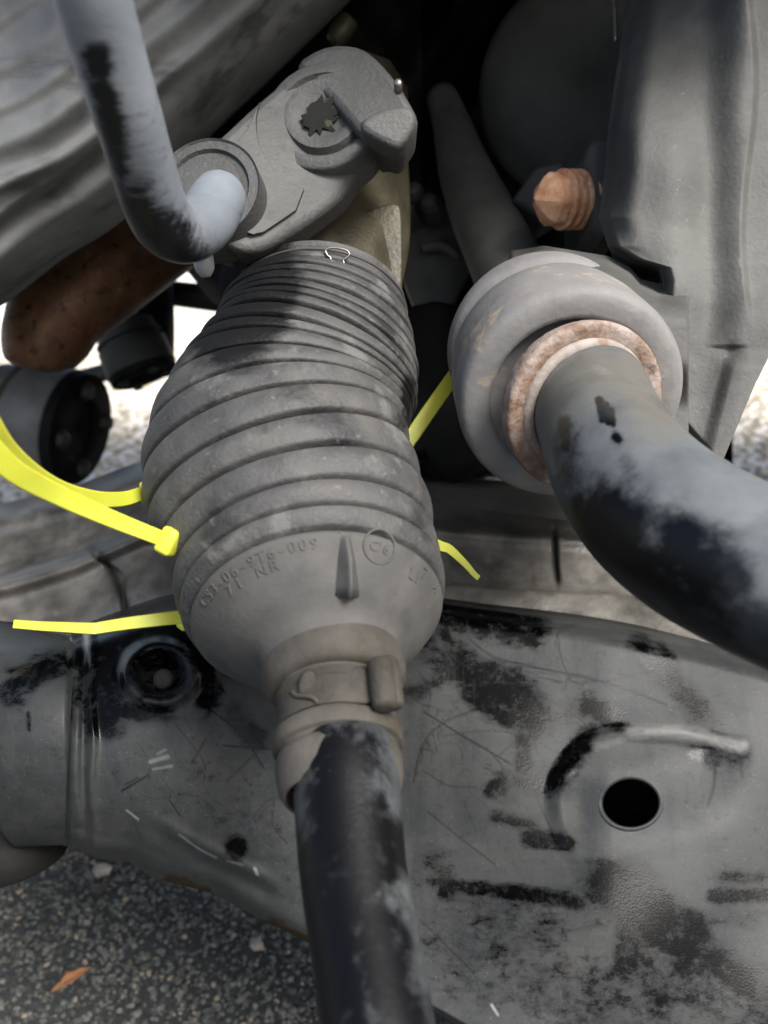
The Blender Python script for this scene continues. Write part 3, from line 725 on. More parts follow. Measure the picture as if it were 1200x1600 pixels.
for k in range(len(gi)-1):
    i0, i1 = gi[k], gi[k+1]
    wlen = np.linalg.norm(cen[int(i1)]-cen[int(i0)])
    g = min(.0046, .36*wlen+.0009)
    e_ = None
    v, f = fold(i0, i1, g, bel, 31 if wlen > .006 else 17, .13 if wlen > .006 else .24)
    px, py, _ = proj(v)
    mesh('fold', v, f, M['rubber'], bel, attrs={'painted_shade': strokes(px, py, BOOT_SHADE, 2.0)})

# end cone: from the last fold to the spigot
E_c, E_T, E_a, E_b = cen[-1], Tn[-1], A1[-1], A2[-1]
R0 = rad[-1]
SP0 = P(522, 1050, .1905)                      # spigot root centre
SPA = CV(.085, -.745, .66)                     # spigot axis
CONE_N = 26
def cone_pt(s, phi):
    """s 0..1 from the last fold to the spigot root"""
    phi = phi-.24
    r1 = 112*.1905/FPX
    shape = np.interp(s, [0, .04, .10, .75, .9, 1], [R0-.0016, R0-.0004, R0-.0006, R0*.40+r1*.62, r1*1.06, r1*.99])
    adv = np.interp(s, [0, .04, .10, .75, .9, 1], [0, .04, .09, .56, .78, 1.0])
    c = E_c*(1-adv)+SP0*adv
    ax = nrm(E_T*(1-adv)+SPA*adv); a = E_a-ax*(E_a @ ax); a = a/np.linalg.norm(a); b = E_b-ax*(E_b @ ax)-a*(E_b @ a); b = b/np.linalg.norm(b)
    return c+shape*(math.cos(phi)*a+math.sin(phi)*b)
rows = [[cone_pt(s, p) for p in ang] for s in np.linspace(0, 1, CONE_N)]
v = np.array(rows).reshape(-1, 3)
mesh('end_cone', v, ringfaces(CONE_N, 120), M['rubber_cone'], boot)
def cone_frame(s, phi):
    p = cone_pt(s, phi); dt = nrm(cone_pt(s, phi+.01)-p); dr = nrm(cone_pt(s-.02, phi)-p); dr = nrm(dr-dt*(dr @ dt))
    n = np.cross(dt, dr)
    if n @ SPA < 0: n = -n
    return p, dt, dr, n
# moulded ribs
for phi in (.12,):
    prof = []
    for s in np.linspace(.07, .80, 14):
        p, dt, dr, n = cone_frame(s, phi)
        hgt = .0030*sm(.05, .5, s)*(1-sm(.74, .86, s)*.4)+.0006
        for (a, h) in ((-.0012-.0022*s, -.0006), (-.0006, hgt*.7), (-.00025, hgt), (.00025, hgt), (.0006, hgt*.7), (.0012+.0022*s, -.0006)):
            prof.append(p+dt*a+n*h)
    v = np.array(prof); f = [(i*6+j, i*6+j+1, (i+1)*6+j+1, (i+1)*6+j) for i in range(13) for j in range(5)]+[tuple(range(6)), tuple(range(13*6+5, 13*6-1, -1))]
    mesh('moulded_rib', v, f, M['rubber_cone'], boot)
# raised lettering
def glyph(ch):
    cu = bpy.data.curves.new('glyph', 'FONT'); cu.body = ch; cu.size = 1.0; cu.extrude = 0.06; cu.align_x = 'CENTER'; cu.resolution_u = 3
    ob = bpy.data.objects.new('glyph', cu); COL.objects.link(ob)
    dg = bpy.context.evaluated_depsgraph_get(); me = ob.evaluated_get(dg).to_mesh()
    v = np.array([q.co[:] for q in me.vertices]); f = [tuple(p.vertices) for p in me.polygons]
    bpy.data.objects.remove(ob); bpy.data.curves.remove(cu)
    return v, f
LV, LF = [], []
def put(ch, s, phi, size, turn=0.0):
    if ch == ' ': return
    v, f = glyph(ch)
    p, dt, dr, n = cone_frame(s, phi)
    if dt @ nrm(cone_pt(s, phi+.2)-p) < 0: dt = -dt
    x = v[:, 0]*size; y = (v[:, 1]-.35)*size; z = v[:, 2]*size*1.2
    x, y = x*math.cos(turn)-y*math.sin(turn), x*math.sin(turn)+y*math.cos(turn)
    w = p+x[:, None]*dt+y[:, None]*dr+z[:, None]*n+n*.00002
    k = sum(len(q) for q in LV); LV.append(w); LF.extend([tuple(i+k for i in q) for q in f])
for k, ch in enumerate('CS3-06-9T6-009'):
    put(ch, .20, -1.20+k*.083, .0034)
for k, ch in enumerate('71 NR'):
    put(ch, .36, -.93+k*.115, .0033)
put('C', .19, .345, .0030); put('6', .19, .45, .0030); put('v', .125, .40, .0020)
put('L', .33, .76, .0036); put('I', .33, .84, .0036); put('7', .21, .90, .0036); put('A', .19, 1.12, .0030)
mesh('raised_lettering', np.vstack(LV), LF, M['rubber_cone'], boot, smooth=False)
p, dt, dr, n = cone_frame(.18, .395)
ph = np.linspace(0, 2*math.pi, 48, endpoint=False)
rr = np.array([p+.0037*(math.cos(a)*dt+math.sin(a)*dr)-n*.0001 for a in ph])
tv = []; 
for q, a in zip(rr, ph):
    e = math.cos(a)*dt+math.sin(a)*dr
    for b in np.linspace(0, 2*math.pi, 6, endpoint=False): tv.append(q+.00028*(math.cos(b)*e+math.sin(b)*n))
f = [(i*6+j, i*6+(j+1) % 6, ((i+1) % 48)*6+(j+1) % 6, ((i+1) % 48)*6+j) for i in range(48) for j in range(6)]
mesh('date_ring', np.array(tv), f, M['rubber_cone'], boot)
# spigot: collar, clamp seat, lip
q = .1905/FPX
sp_prof = [(-.003, 110*q), (.0002, 113*q), (.0026, 112*q), (.0042, 107*q), (.0049, 101*q), (.0050, 91*q), (.0148, 91*q), (.0149, 99*q), (.0154, 103*q), (.0176, 104*q), (.0184, 102*q), (.0188, 95*q), (.0196, 94*q),
           (.0201, 98*q), (.0212, 101*q), (.0245, 101*q), (.0268, 98*q), (.0280, 92*q), (.0278, 87*q), (.024, 85*q)]
sp_prof = [(a, r*(1-a*4.0)) for a, r in sp_prof]
v, f = lathe(SP0, SPA, sp_prof, 96, E_a)
mesh('spigot', v, f, M['mudrubber'], boot, auto=45)
# rack-end wire clip
i0 = 0
T0 = Tn[int(i0)]; r0 = rad_at(i0)
cl = root('wire_clip', 'bright bent wire clip with an omega loop on the top end of the boot', 'wire clip', ring(i0, r0)[0])
pts = []
for a in np.linspace(-1.25, 1.30, 40):
    pts.append(ring(i0, r0+.0006)[int(round(a/(2*math.pi)*120)) % 120])
pts = np.array([cen[int(i0)]+(r0+.0005)*(math.cos(a)*A1[int(i0)]+math.sin(a)*A2[int(i0)]) for a in np.linspace(-1.25, 1.35, 60)])
v, f = tube(pts, np.full(60, .00035), 8)
mesh('wire_band', v, f, M['darkgrey'], cl)
lp = np.array([(514, 408, .2595), (517, 404, .259), (511, 398, .2585), (509, 391, .258), (517, 387, .258), (529, 388, .258), (541, 391, .258), (546, 397, .258), (541, 403, .2585), (536, 406, .259), (538, 413, .2595)])
_, _, dwire = proj(ring(i0, r0)); dtop = float(np.min(dwire))
dd = [proj(ring(i0, r0)[[int(round(.32/(2*math.pi)*120))]])[2][0]]; open('/tmp/wire.txt','w').write(str([(k,[round(float(q[0]),4) for q in proj(ring(0, r0)[[k]])]) for k in range(0,20,2)])+str(dd))
w = catmull(P(lp[:, 0], lp[:, 1], np.full(len(lp), dd[0]-.0075)), 50)
v, f = tube(w, np.full(50, .00033), 8)
mesh('wire_loop', v, f, M['wire'], cl)

# spigot clamp
cb = root('boot_clamp', 'muddy brown band clamp with a crimped ear round the narrow end of the boot', 'hose clamp', SP0+SPA*.008)
v, f = lathe(SP0, SPA, [(.0058, 84*q), (.0058, 91*q), (.0076, 91*q), (.0078, 89.5*q), (.0128, 88*q), (.0130, 90*q), (.0142, 89.5*q), (.0142, 84*q)], 96, E_a)
mesh('band', v, f, M['clamp'], cb, auto=40)
e1 = nrm(E_a-SPA*(E_a @ SPA)); e2 = np.cross(SPA, e1)
if e2 @ RT < 0: e2 = -e2
def on_band(a, t, r): return SP0+SPA*t+r*(math.cos(a)*e1+math.sin(a)*e2)
pa, pb = P(593, 1032, .1775), P(602, 1106, .1708)
w = np.array([pa-(pb-pa)*.03, pa, pa+(pb-pa)*.06, pa+(pb-pa)*.5, pa+(pb-pa)*.94, pb, pb+(pb-pa)*.02])
v, f = tube(w, np.array([.0010, .0019, .0026, .0027, .0025, .0021, .0010]), 20)
mesh('crimped_ear', v, f, M['clamp'], cb)
v, f = tube(w+e2*.0016-SPA*0-CV(0, 0, 1)*.0014, np.array([.0010, .0020, .0024, .0024, .0023, .0019, .0008]), 16)
mesh('ear_root', v, f, M['clamp'], cb)
# latch step and hook on the left
v, f = prism(ss([(497, 1050), (540, 1044), (583, 1048), (586, 1098), (545, 1098), (500, 1104)], 2), np.interp(ss([(497, 1050), (540, 1044), (583, 1048), (586, 1098), (545, 1098), (500, 1104)], 2)[:, 1], [1044, 1104], [.1772, .1722]), .004)
mesh('latch_tongue', v, f, M['clamp'], cb, bevel=.0006)
v, f = prism(ss([(470, 1056), (486, 1048), (494, 1062), (493, 1084), (478, 1092), (466, 1080)], 3), .1752, .008)
mesh('latch_hook', v, f, M['clamp'], cb, bevel=.0008)
w = catmull(P(np.array([456, 464, 480, 490, 497]), np.array([1081, 1087, 1088, 1091, 1099]), np.array([.1775, .1755, .1738, .1728, .1722])), 20)
v, f = tube(w, np.full(20, .0005), 8)
mesh('latch_edge', v, f, M['mudrubber'], cb)

# ================================================================== TIE ROD
tr = root('tie_rod', 'dusty black tie rod leaving the boot towards the bottom edge', 'tie rod', P(560, 1350, .165))
rc = [(533, 1150, .1775, 70), (536, 1172, .1755, 79), (541, 1220, .171, 83), (546, 1290, .1655, 84), (552, 1360, .160, 84), (564, 1440, .154, 85), (578, 1520, .148, 87), (592, 1620, .141, 90), (604, 1720, .135, 92), (640, 2000, .118, 105)]
v, f = sweep(rc, 330, 110)
px, py, _ = proj(v)
sm_r = [([(525, 1175), (530, 1240), (545, 1320)], 46, .85), ([(580, 1180), (596, 1260)], 16, .5), ([(480, 1300), (500, 1500), (520, 1640)], 20, .55), ([(520, 1168), (508, 1195), (500, 1210)], 11, .9), ([(485, 1215), (520, 1225)], 22, .35), ([(500, 1190), (470, 1230)], 18, .5), ([(490, 1260), (500, 1300)], 26, .5), ([(560, 1285), (600, 1290)], 13, .75), ([(585, 1300), (605, 1310)], 10, .6),
        ([(500, 1340), (520, 1370), (560, 1350), (610, 1325)], 38, .95), ([(520, 1390), (510, 1460), (530, 1600)], 45, 1.0), ([(590, 1450), (600, 1520), (620, 1600)], 36, .9), ([(480, 1240), (482, 1340)], 16, .4), ([(540, 1300), (560, 1330)], 18, .55)]
mesh('rod', v, f, M['rod'], tr, attrs={'wear_shade': strokes(px, py, sm_r)})
# ================================================================== CABLE TIES
GT = 'yellow cable ties round the boot'
def strap(pts, wid, thk=.0011, n=50, nrmv=None):
    """flat strap through px,py,d rows; wid metres"""
    a = np.asarray(pts, float)
    c = catmull(P(a[:, 0], a[:, 1], a[:, 2]), n)
    T = nrm(np.gradient(c, axis=0))
    view = nrm(CAM-c) if nrmv is None else np.broadcast_to(nrmv, c.shape)
    S = nrm(np.cross(T, view)); Nn = np.cross(S, T)
    w = np.broadcast_to(np.asarray(wid, float), (n,))[:, None] if np.ndim(wid) == 0 else np.interp(np.linspace(0, 1, n), np.linspace(0, 1, len(wid)), wid)[:, None]
    b = .15
    sec = [(-.5, -b), (-.5, b), (-.44, .5), (.44, .5), (.5, b), (.5, -b), (.44, -.5), (-.44, -.5)]
    v = np.stack([c+S*w*x+Nn*thk*y for x, y in sec], 1).reshape(-1, 3)
    f = ringfaces(n, 8)+[tuple(range(8)), tuple(range((n-1)*8+7, (n-1)*8-1, -1))]
    return v, f
def loop_pts(i, a0, a1, off=.0011, n=24):
    k = int(i); r = rad_at(i)+off
    return np.array([cen[k]+r*(math.cos(a)*A1[k]+math.sin(a)*A2[k]) for a in np.linspace(a0, a1, n)]), Tn[k]
def loop_strap(i, a0, a1, wid=.0036, thk=.0011):
    c, tn = loop_pts(i, a0, a1)
    T = nrm(np.gradient(c, axis=0)); S = np.broadcast_to(tn, c.shape); Nn = nrm(np.cross(S, T))
    v = np.stack([c+S*wid*x+Nn*thk*y for x, y in ((-.5, -.5), (-.5, .5), (.5, .5), (.5, -.5))], 1).reshape(-1, 3)
    f = ringfaces(len(c), 4)+[(0, 1, 2, 3), tuple(range(len(c)*4-1, len(c)*4-5, -1))]
    return v, f
def tie(label, tail, wid, head=None, loop=None):
    a = np.asarray(tail, float); m = len(a)//2
    t = root('cable_tie', label, 'cable tie', P(a[m, 0], a[m, 1], a[m, 2]), GT)
    v, f = strap(tail, wid)
    mesh('strap_tail', v, f, M['tie'], t, auto=28)
    if head:
        hx, hy, hd, hl, hw, an = head
        ax = CV(math.cos(an), -math.sin(an), .25); az = nrm(np.cross(ax, np.cross(CV(0, 0, 1), ax))); ay = np.cross(az, ax)
        v, f = box(P(hx, hy, hd), ax, ay, az, hl, hw, .0042)
        mesh('tie_head', v, f, M['tie'], t, bevel=.0009)
    if loop:
        v, f = loop_strap(*loop)
        mesh('strap_loop', v, f, M['tie'], t)
    return t
tie('yellow cable tie with a straight tail and a blocky head on the boot flank',
    [(-70, 640, .150), (-25, 690, .156), (25, 738, .164), (100, 778, .178), (180, 813, .189), (256, 843, .198)], [.0046, .0044, .0042, .0040, .0037, .0034], (264, 846, .1975, .0040, .0062, .45), None)
tie('yellow cable tie whose tail curves up left from the boot edge behind the straight one',
    [(-60, 560, .150), (-20, 655, .160), (20, 712, .170), (80, 758, .184), (140, 778, .198), (190, 780, .212), (226, 770, .224)], [.0044, .0042, .0039, .0038, .0037, .0036, .0034], (231, 770, .2255, .0026, .0060, -.15), None)
tie('yellow cable tie with a blunt kinked tail above the dark control arm end',
    [(22, 975, .222), (60, 978, .222), (100, 980, .222), (145, 982, .2225), (158, 980.5, .223), (200, 974, .224), (245, 968.5, .226), (292, 963, .229)], [.0022, .0024, .0026, .0029, .0031, .0033, .0034, .0035], (287, 978, .2295, .0030, .0020, .6), None)
tie('yellow cable tie strap crossing the dark gap from the boot up to the round bush',
    [(600, 735, .270), (637, 690, .274), (672, 640, .279), (709, 588, .284), (740, 545, .29)], .0046)
tie('short pointed yellow cable tie tail sticking out right of the boot over the crossbeam',
    [(655, 838, .247), (688, 853, .246), (702, 858, .246), (724, 878, .246), (742, 898, .246), (748, 903, .246)], [.0030, .0030, .0027, .0022, .0018, .0015])

# ================================================================== STEERING RACK BEYOND THE BOOT
t = root('steering_rack', 'oily brownish cast steering rack housing above the boot', 'steering rack', P(545, 330, .31))
def faceted(ctrl, n, seg, pw=3.0):
    v, f = sweep(ctrl, n, seg); return v, f
v, f = sweep([(498, 512, .292, 112), (512, 462, .300, 114), (526, 420, .308, 112), (538, 375, .318, 106), (546, 330, .328, 98), (552, 280, .34, 90), (556, 225, .352, 82), (560, 150, .37, 80)], 60, 9)
mesh('rack_tube', v, f, M['rack'], t, smooth=False, bevel=.003)
v, f = sweep([(522, 436, .305, 124), (529, 408, .311, 125), (533, 392, .315, 116)], 10, 40)
v, f = prism(ss([(470, 378), (520, 352), (612, 316), (628, 345), (628, 440), (622, 462), (560, 420), (480, 392)], 3), .292, .04)
mesh('rack_web', v, f, M['rack'], t, bevel=.003)

v, f = prism(ss([(345, 412), (368, 396), (440, 386), (470, 400), (470, 500), (400, 505), (347, 488)], 3), .302, .02)
mesh('end_flange', v, f, M['dark'], t, bevel=.002)

# ================================================================== GREY PIPE, PLATE, SHIELD, RUSTY BOLT
v, f = sweep([(690, 150, .44, 24), (706, 196, .43, 30), (724, 260, .41, 40), (752, 330, .39, 50), (785, 400, .37, 56), (805, 450, .36, 58)], 40, 28)
o = mesh('coolant_pipe', v, f, M['plate']); tag(o, 'dark grey pipe slanting down behind the round bush', 'pipe')
t = root('heat_shield_plate', 'flat dull grey plate seen between the boot and the slanting pipe', 'plate', P(690, 400, .45))
v, f = prism([(622, 348), (668, 330), (705, 315), (716, 350), (735, 420), (700, 500), (655, 500), (632, 440)], [.45, .45, .45, .445, .44, .435, .435, .44], .01)
mesh('plate', v, f, M['plate'], t, bevel=.002)
v, f = sweep([(660, 388, .438, 8), (690, 384, .437, 9), (718, 402, .436, 6)], 16, 12)
mesh('plate_rib', v, f, M['plate'], t)
t = root('rubber_disc', 'dark curved rubber disc in the shade above the rusty bolt', 'rubber disc', P(840, 190, .40))
v, f = lathe(P(905, 140, .42), CV(-.45, -.35, .82), [(-.03, .036), (-.012, .046), (0, .050), (.006, .0485), (.010, .044), (.009, .03), (.004, .0001)], 72)
mesh('disc', v, f, M['darkgrey'], t)
v, f = prism([(800, 312), (838, 258), (880, 250), (890, 320), (850, 345)], [.37, .365, .36, .36, .365], .03)
o = mesh('bracket_tab', v, f, M['darkgrey'], smooth=False, bevel=.002); tag(o, 'small dark metal tab behind the rusty bolt', 'bracket')
t = root('rusty_bolt', 'orange rusty bolt end with coarse threads beside the subframe', 'bolt', P(880, 308, .33))
s = .33/FPX; bax = CV(.93, .12, -.34); bo = P(838, 312, .328)
v, f = lathe(bo, bax, [(-4*s, 2*s), (6*s, 22*s), (16*s, 36*s), (24*s, 42*s), (40*s, 42*s)], 7)
mesh('bolt_point', v, f, M['boltrust'], t, smooth=False, bevel=.0008)
pr = [(36*s, 40*s)]
for k in range(4):
    a = 38*s+k*14*s; pr += [(a, 35*s), (a+3*s, 35*s), (a+6*s, 46*s), (a+10*s, 46*s), (a+13*s, 35*s)]
pr.append((100*s, 38*s))
v, f = lathe(bo, bax, pr, 40)
mesh('thread', v, f, M['boltrust'], t, auto=25)
v, f = prism(ss([(918, 225), (965, 215), (990, 260), (985, 335), (975, 362), (930, 366), (922, 310)], 3), .325, .05)
o = mesh('bolt_boss', v, f, M['frame'], smooth=True, bevel=.004, auto=50); tag(o, 'grey cast boss that holds the rusty bolt', 'boss')

# loose pale strand top right
v, f = sweep([(958, -30, .33, 3.2), (961, 30, .33, 3.2), (962, 66, .33, 2.6)], 12, 8)
o = mesh('loose_strand', v, f, M['wire']); tag(o, 'thin pale strand hanging at the top edge in the dark', 'strand')

# ================================================================== SUBFRAME, BUSH AND SWAY BAR
t = root('subframe', 'large grey cast subframe leg filling the upper right corner', 'subframe', P(1080, 350, .27))
def sub(U, V):
    py = -60+V*788
    Lx = np.interp(py, [-60, 0, 100, 200, 270, 340, 385, 405, 418, 440, 520, 600, 660, 700, 728], [985, 978, 965, 950, 945, 935, 950, 985, 1030, 1036, 1028, 1042, 1056, 1090, 1104])
    Rx = np.interp(py, [-60, 470, 530, 600, 728], [1620, 1270, 1215, 1180, 1126])
    px = Lx+(Rx-Lx)*U
    e = px-Lx
    d = .262+.02*(1-sm(0, 70, e))**2*(1-sm(300, 420, py))+.010*(1-sm(0, 24, e))**2
    d = d+.035*(1-sm(-60, 260, py))*(1-sm(20, 200, e))
    d = d-.002*np.exp(-((px-1045-.02*py)/40)**2)*sm(150, 300, py)*(1-sm(420, 560, py))
    d = d+.002*np.exp(-((px-1108)/34)**2)*(1-sm(480, 560, py))
    line = np.where(py < 540, 1134+4*np.sin(py*.02), 1146-(py-540)*.26)
    d = d-.0035*sm(-34, 34, px-line)-.0022*sm(-12, 12, px-line)*sm(545, 580, py)
    d = d+.001*np.exp(-(((px-1140)/14)**2+((py-548)/12)**2))
    d = d+.006*sm(-6, 6, px-(1172+10*np.sin(py*.013)))*(1-sm(430, 520, py))*.5
    d = d+.0004*np.sin(py*.03)*np.sin(px*.04)
    return px, py, d
v, f, _, _ = relief(210, 260, sub, .04, (.03, .01))
mesh('leg_casting', v, f, M['frame'], t)
def neck(U, V):
    px = 800+U*276
    top = np.interp(px, [800, 850, 900, 950, 985, 1000, 1030, 1062], [392, 384, 392, 400, 418, 436, 443, 436])
    bot = np.interp(px, [800, 900, 1000, 1040, 1080], [520, 540, 600, 690, 740])
    py = top+(bot-top)*V
    d = .255-.012*sm(840, 960, px)+.012*sm(560, 640, py)+.028*(1-sm(0, .28, V))**2+.03*(1-sm(800, 880, px))
    d = d+.004*np.exp(-((py-(470-.12*(px-900)))/16)**2)*sm(900, 960, px)*0.6
    return px, py, d
v, f, _, _ = relief(60, 60, neck, .02)
mesh('bush_neck', v, f, M['frame'], t)
hb = root('sway_bar_bush', 'round dusty grey bush that the sway bar passes through', 'bush', P(880, 600, .24))
ho = P(846, 542, .272); hf = P(895, 626, .236)
hx = hf-ho; hl = np.linalg.norm(hx); hx = hx/hl
pr = [(-.012, .024), (-.004, .0280), (.0, .0290), (.004, .0291), (.0064, .0284), (.0078, .0266), (.0100, .0266), (.0118, .0284), (.0135, .0292), (.022, .0301), (hl-.005, .0305), (hl-.0026, .0302), (hl-.0010, .0295), (hl-.0002, .0284), (hl, .0265), (hl+.0001, .0238), (hl-.0002, .0226), (hl-.0012, .0219), (hl-.004, .0212), (hl-.005, .012)]
v, f = lathe(ho, hx, pr, 110)
mesh('bush_shell', v, f, M['housing'], hb)

sb = root('sway_bar', 'thick black sway bar bending out of the round bush to the right edge', 'sway bar', P(1050, 800, .18))
# collar
co = P(914, 636, .2275); ca = nrm(CV(.30, -.36, .88))
v, f = lathe(co, ca, [(-.002, .0150), (.0016, .0150), (.0020, .0157), (.0018, .0172), (.0010, .0179), (0, .018)], 110)
mesh('collar_face', v, f, M['collarpale'], sb, label='pale scuffed inner face of the bar collar')
v, f = lathe(co, ca, [(-.006, .0206), (-.003, .0217), (.0, .0221), (.0009, .0219), (.0015, .0211), (.0012, .0200), (.0010, .0180), (.0006, .0172), (-.001, .0168)], 110)
rn = RNG.normal(0, .00012, len(v)); v = v+ca*rn[:, None]
mesh('collar', v, f, M['rust'], sb, label='pale rusty steel collar round the bar')
bcx = [(908, 590, .245, 82), (922, 622, .230, 91), (939, 668, .214, 97), (968, 728, .198, 108), (1018, 790, .185, 120), (1085, 842, .174, 128), (1165, 885, .166, 132), (1260, 930, .160, 134), (1350, 975, .156, 136), (1500, 1045, .151, 140), (1720, 1130, .148, 143)]
v, f = sweep(bcx, 340, 120)
px, py, _ = proj(v)
smb = [([(880, 690), (885, 760), (905, 830), (940, 900)], 24, .55), ([(950, 815), (1000, 840), (1060, 860), (1120, 905)], 42, 1.0), ([(960, 880), (1010, 930), (1080, 975), (1200, 1020)], 48, .95), ([(900, 790), (940, 850)], 26, .75), ([(1120, 920), (1190, 990)], 40, .6),  # black dirt, with the shade of the underside painted in too
       ([(936, 625), (942, 655)], 4.5, 1.1), ([(947, 632), (951, 660)], 4, 1), ([(956, 640), (958, 664)], 4, .9), ([(961, 680), (966, 686)], 6, .9), ([(975, 700), (990, 760)], 14, .35), ([(880, 660), (884, 700)], 10, .7)]
rs = strokes(px, py, [([(850, 640), (905, 580), (990, 590), (1030, 640)], 34, .8), ([(860, 680), (850, 640)], 14, .7)])
mesh('bar', v, f, M['bar'], sb, attrs={'wear_shade': strokes(px, py, smb), 'rust': rs})

# ================================================================== GEARBOX CASTING UPPER LEFT
t = root('gearbox_casing', 'large ribbed grey casting filling the upper left corner', 'gearbox', P(150, 150, .33))
EB = catmull(np.array([(-130, 590, 0), (-40, 505, 0), (20, 466, 0), (100, 404, 0), (195, 342, 0), (330, 212, 0), (450, 98, 0), (600, -50, 0), (700, -140, 0)], float), 200)
def gbx(U, V):
    bx = np.interp(U, np.linspace(0, 1, 200), EB[:, 0]); by = np.interp(U, np.linspace(0, 1, 200), EB[:, 1])
    s = V*760
    px = bx-.60*s; py = by-.80*s
    q = np.clip(s/300, 0, 1)
    d = .385-.085*np.sqrt(np.clip(1-(1-q)**2, 0, 1))
    # cooling ribs, strongest at the left; lines run a little flatter than the edge
    lin = s+.16*(px-150)*(1-sm(0, 900, px))
    for c, wd, h in ((128, 13, .0032), (182, 19, .003), (232, 14, .0022), (286, 22, .003), (340, 16, .002), (400, 18, .004), (460, 16, .004)):
        ww = 1-.65*sm(180, 520, px)
        d = d-h*ww*np.exp(-((lin-c+1.5*np.sin(px*.02))/wd)**2)
    d = d+.006*sm(60, 95, s)*(1-sm(95, 118, s))*(1-sm(150, 300, px))
    d = d+.0015*np.sin(px*.03+py*.013)
    return px, py, d
v, f, _, _ = relief(150, 260, gbx, .06, (-.06, .06))
mesh('casing', v, f, M['gear'], t)
v, f = sweep([(545, 30, .40, 16), (530, 52, .40, 18), (520, 66, .40, 12)], 10, 16)
mesh('casing_stud', v, f, M['rack'], t)

# ================================================================== SELECTOR LEVER AND LINK ROD
t = root('selector_lever', 'dusty grey cast lever with two bosses and a beaked fork end', 'lever', P(470, 230, .26))
ol = ss([(282, 262), (341, 214), (400, 160), (455, 118), (500, 108), (548, 150), (560, 205), (567, 234), (562, 264), (535, 306), (474, 352), (407, 389), (364, 388), (330, 360), (292, 315)], 4)
dl = .262+(ol[:, 0]-450)*.00006-(ol[:, 1]-250)*.00005
v, f = prism(ol, dl, .016)
mesh('lever_plate', v, f, M['lever'], t, bevel=.0025, auto=50)
wb = [(508+108*math.cos(R(a)), 192+108*math.sin(R(a))) for a in range(198, 104, -6)]+[(462, 328), (436, 346), (412, 362), (395, 366), (372, 358), (340, 330), (312, 296), (318, 268), (352, 238), (386, 204)]
wb = np.array(wb); v, f = prism(wb, .262+(wb[:, 0]-450)*.00006-(wb[:, 1]-250)*.00005-.0020, .005)
mesh('lever_web', v, f, M['lever'], t, bevel=.0012, auto=50)
n_l = CV(-.12, .18, 1)
def dpl(x, y): return .262+(x-450)*.00006-(y-250)*.00005
s = .262/FPX
v, f = lathe(P(508, 192, dpl(508, 192)), n_l, [(-.012, 94*s), (.0034, 94*s), (.0042, 90*s), (.0042, 74*s), (.0028, 70*s), (.0028, 66*s), (.0050, 60*s), (.0050, 48*s), (.0038, 40*s), (.0034, 24*s), (-.008, 22*s), (-.009, 1*s)], 80)
mesh('splined_boss', v, f, M['lever'], t, auto=50)
st = []
for k in range(22):
    an = k*2*math.pi/22; r_ = (RNG.uniform(24, 50) if k % 2 else RNG.uniform(18, 28)); an += RNG.uniform(-.1, .1)
    st.append((498+r_*math.cos(an), 182+r_*.95*math.sin(an)))
v, f = prism(st, dpl(498, 182)-.0049, .0012)
mesh('socket_shade', v, f, M['dark'], t, smooth=False)  # flat black star laid on the boss for the hole's dark inside
for (x, y, r_) in ((516, 172, 15), (524, 188, 12), (512, 196, 8), (530, 168, 9), (505, 160, 7)):
    bm = bmesh.new(); bmesh.ops.create_icosphere(bm, subdivisions=3, radius=1)
    v = np.array([q.co[:] for q in bm.verts]); f = [[q.index for q in p_.verts] for p_ in bm.faces]; bm.free()
    v = P(x, y, dpl(x, y)-.0046)+v*r_*s*np.array([1, .4, 1])*RNG.uniform(.75, 1.25, (len(v), 1))
    mesh('moss_clump', v, f, M['moss'], t, smooth=False)
v, f = lathe(P(330, 305, dpl(330, 305)), n_l, [(-.012, 80*s), (.0042, 80*s), (.0036, 77*s), (.0038, 64*s), (.0026, 61*s), (.0026, 56*s), (.0044, 51*s), (.0046, 36*s), (.0046, 2*s)], 72)
mesh('pin_boss', v, f, M['lever'], t, auto=50)
bk = ss([(462, 100), (508, 70), (558, 70), (590, 90), (620, 124), (638, 152), (653, 186), (640, 214), (626, 231), (600, 224), (562, 208), (545, 190), (520, 160), (488, 130)], 3)
db = .258+np.hypot(bk[:, 0]-600, bk[:, 1]-190)*.00012
v, f = prism(bk, db-.006, .022)
mesh('fork_beak', v, f, M['lever'], t, bevel=.004, auto=50)
v, f = prism(ss([(560, 196), (590, 172), (636, 164), (650, 188), (626, 228), (598, 222)], 3), .2475, .01)
mesh('beak_face', v, f, M['lever'], t, bevel=.002, auto=50)
v, f = lathe(P(622, 131, .2455), CV(0, 0, 1), [(-.004, .0012), (.0006, .0012), (.001, .0007), (.0011, .0001)], 16)  # bright dot added to stand for light through a gap
mesh('light_gap_dot', v, f, M['wire'], t)

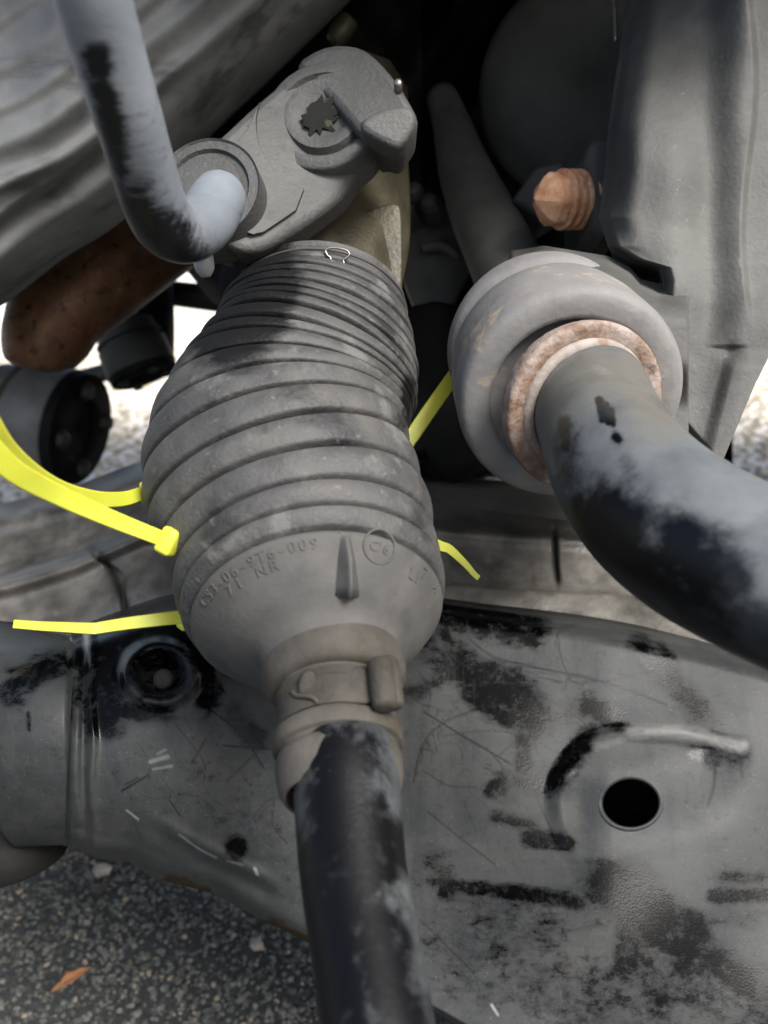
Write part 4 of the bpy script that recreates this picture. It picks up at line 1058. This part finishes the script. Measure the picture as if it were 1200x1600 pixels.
lr = root('link_rod', 'out of focus blue grey bent rod coming down from the top left corner', 'link rod', P(200, 200, .17))
v, f = sweep([(70, -330, .115, 78), (120, -120, .135, 66), (140, -20, .142, 62), (168, 80, .151, 58), (196, 170, .160, 54), (220, 250, .170, 51), (240, 315, .180, 50), (262, 352, .190, 50), (292, 362, .200, 48), (322, 345, .210, 45), (338, 322, .219, 42)], 160, 56)
px, py, _ = proj(v)
lw = strokes(px, py, [([(150, 90), (168, 190), (178, 260), (186, 330)], 18, .7), ([(200, 330), (240, 370), (275, 395)], 34, .9), ([(265, 370), (290, 390)], 20, .7)])
mesh('rod', v, f, M['linkrod'], lr, attrs={'wear_shade': lw})
v, f = sweep([(298, 378, .2035, 30), (305, 366, .2045, 40), (322, 340, .210, 43), (338, 316, .217, 43), (346, 303, .221, 38), (350, 296, .223, 20)], 24, 40)
mesh('end_pin', v, f, M['linkrod'], lr, attrs={'wear_shade': np.zeros(len(v))})
v, f = sweep([(316, 395, .225, 16), (320, 420, .226, 15), (322, 433, .2265, 7)], 12, 20)
mesh('pin_tip', v, f, M['pin'], lr)
v, f = prism([(340, 395), (362, 378), (372, 395), (366, 412), (348, 408)], .262, .006)
o = mesh('spring_clip', v, f, M['rack'], smooth=False, bevel=.001); tag(o, 'small brownish clip below the lever pin', 'clip')

# ================================================================== LITTER ON THE TARMAC
def ground_pt(px, py, z=.008):
    dv = P(px, py, 1.0)-CAM; k = (z-H)/dv[2]; return CAM+dv*k
g = ground_pt(112, 1538)
u = np.linspace(0, 1, 12)
rows = []
for k in u:
    wv = .0040*(math.sin(math.pi*min(k*.95+.03, 1))**1.3)*(1+.22*math.sin(k*17)+RNG.uniform(-.12, .12))
    for j in (-1, -.5, 0, .5, 1):
        rows.append(g+np.array([(k-.5)*.017, (k-.5)*.013, .002+.003*k])+np.array([-.6, .8, 0])*wv*j*.8+np.array([0, 0, abs(j)*.0028*wv/.006]))
f = [(i*5+j, i*5+j+1, (i+1)*5+j+1, (i+1)*5+j) for i in range(11) for j in range(4)]
o = mesh('dry_leaf', rows, f, M['leaf'], origin=g)
md = o.modifiers.new('thick', 'SOLIDIFY'); md.thickness = .0004
tag(o, 'small curled orange dry leaf on the tarmac at the lower left', 'leaf')
for (x, y, sz, lab) in ((160, 1358, .006, 'pale broken pebble on the tarmac just below the control arm sleeve'), (152, 1390, .005, 'brownish pebble on the tarmac below the pale one'), (402, 1475, .0045, 'pale pebble on the tarmac beside the rusty arm edge')):
    g = ground_pt(x, y); vv, ff = icos()
    o = mesh('pebble', g+vv*sz*RNG.uniform(.6, 1.2, (len(vv), 1))*np.array([1.1, .9, .7]), ff, M['pebble'] if 'pale' in lab[:4] else M['rack'], smooth=False, origin=g)
    tag(o, lab, 'pebble')

for o in list(bpy.data.objects):
    if '_w' in o: del o['_w']
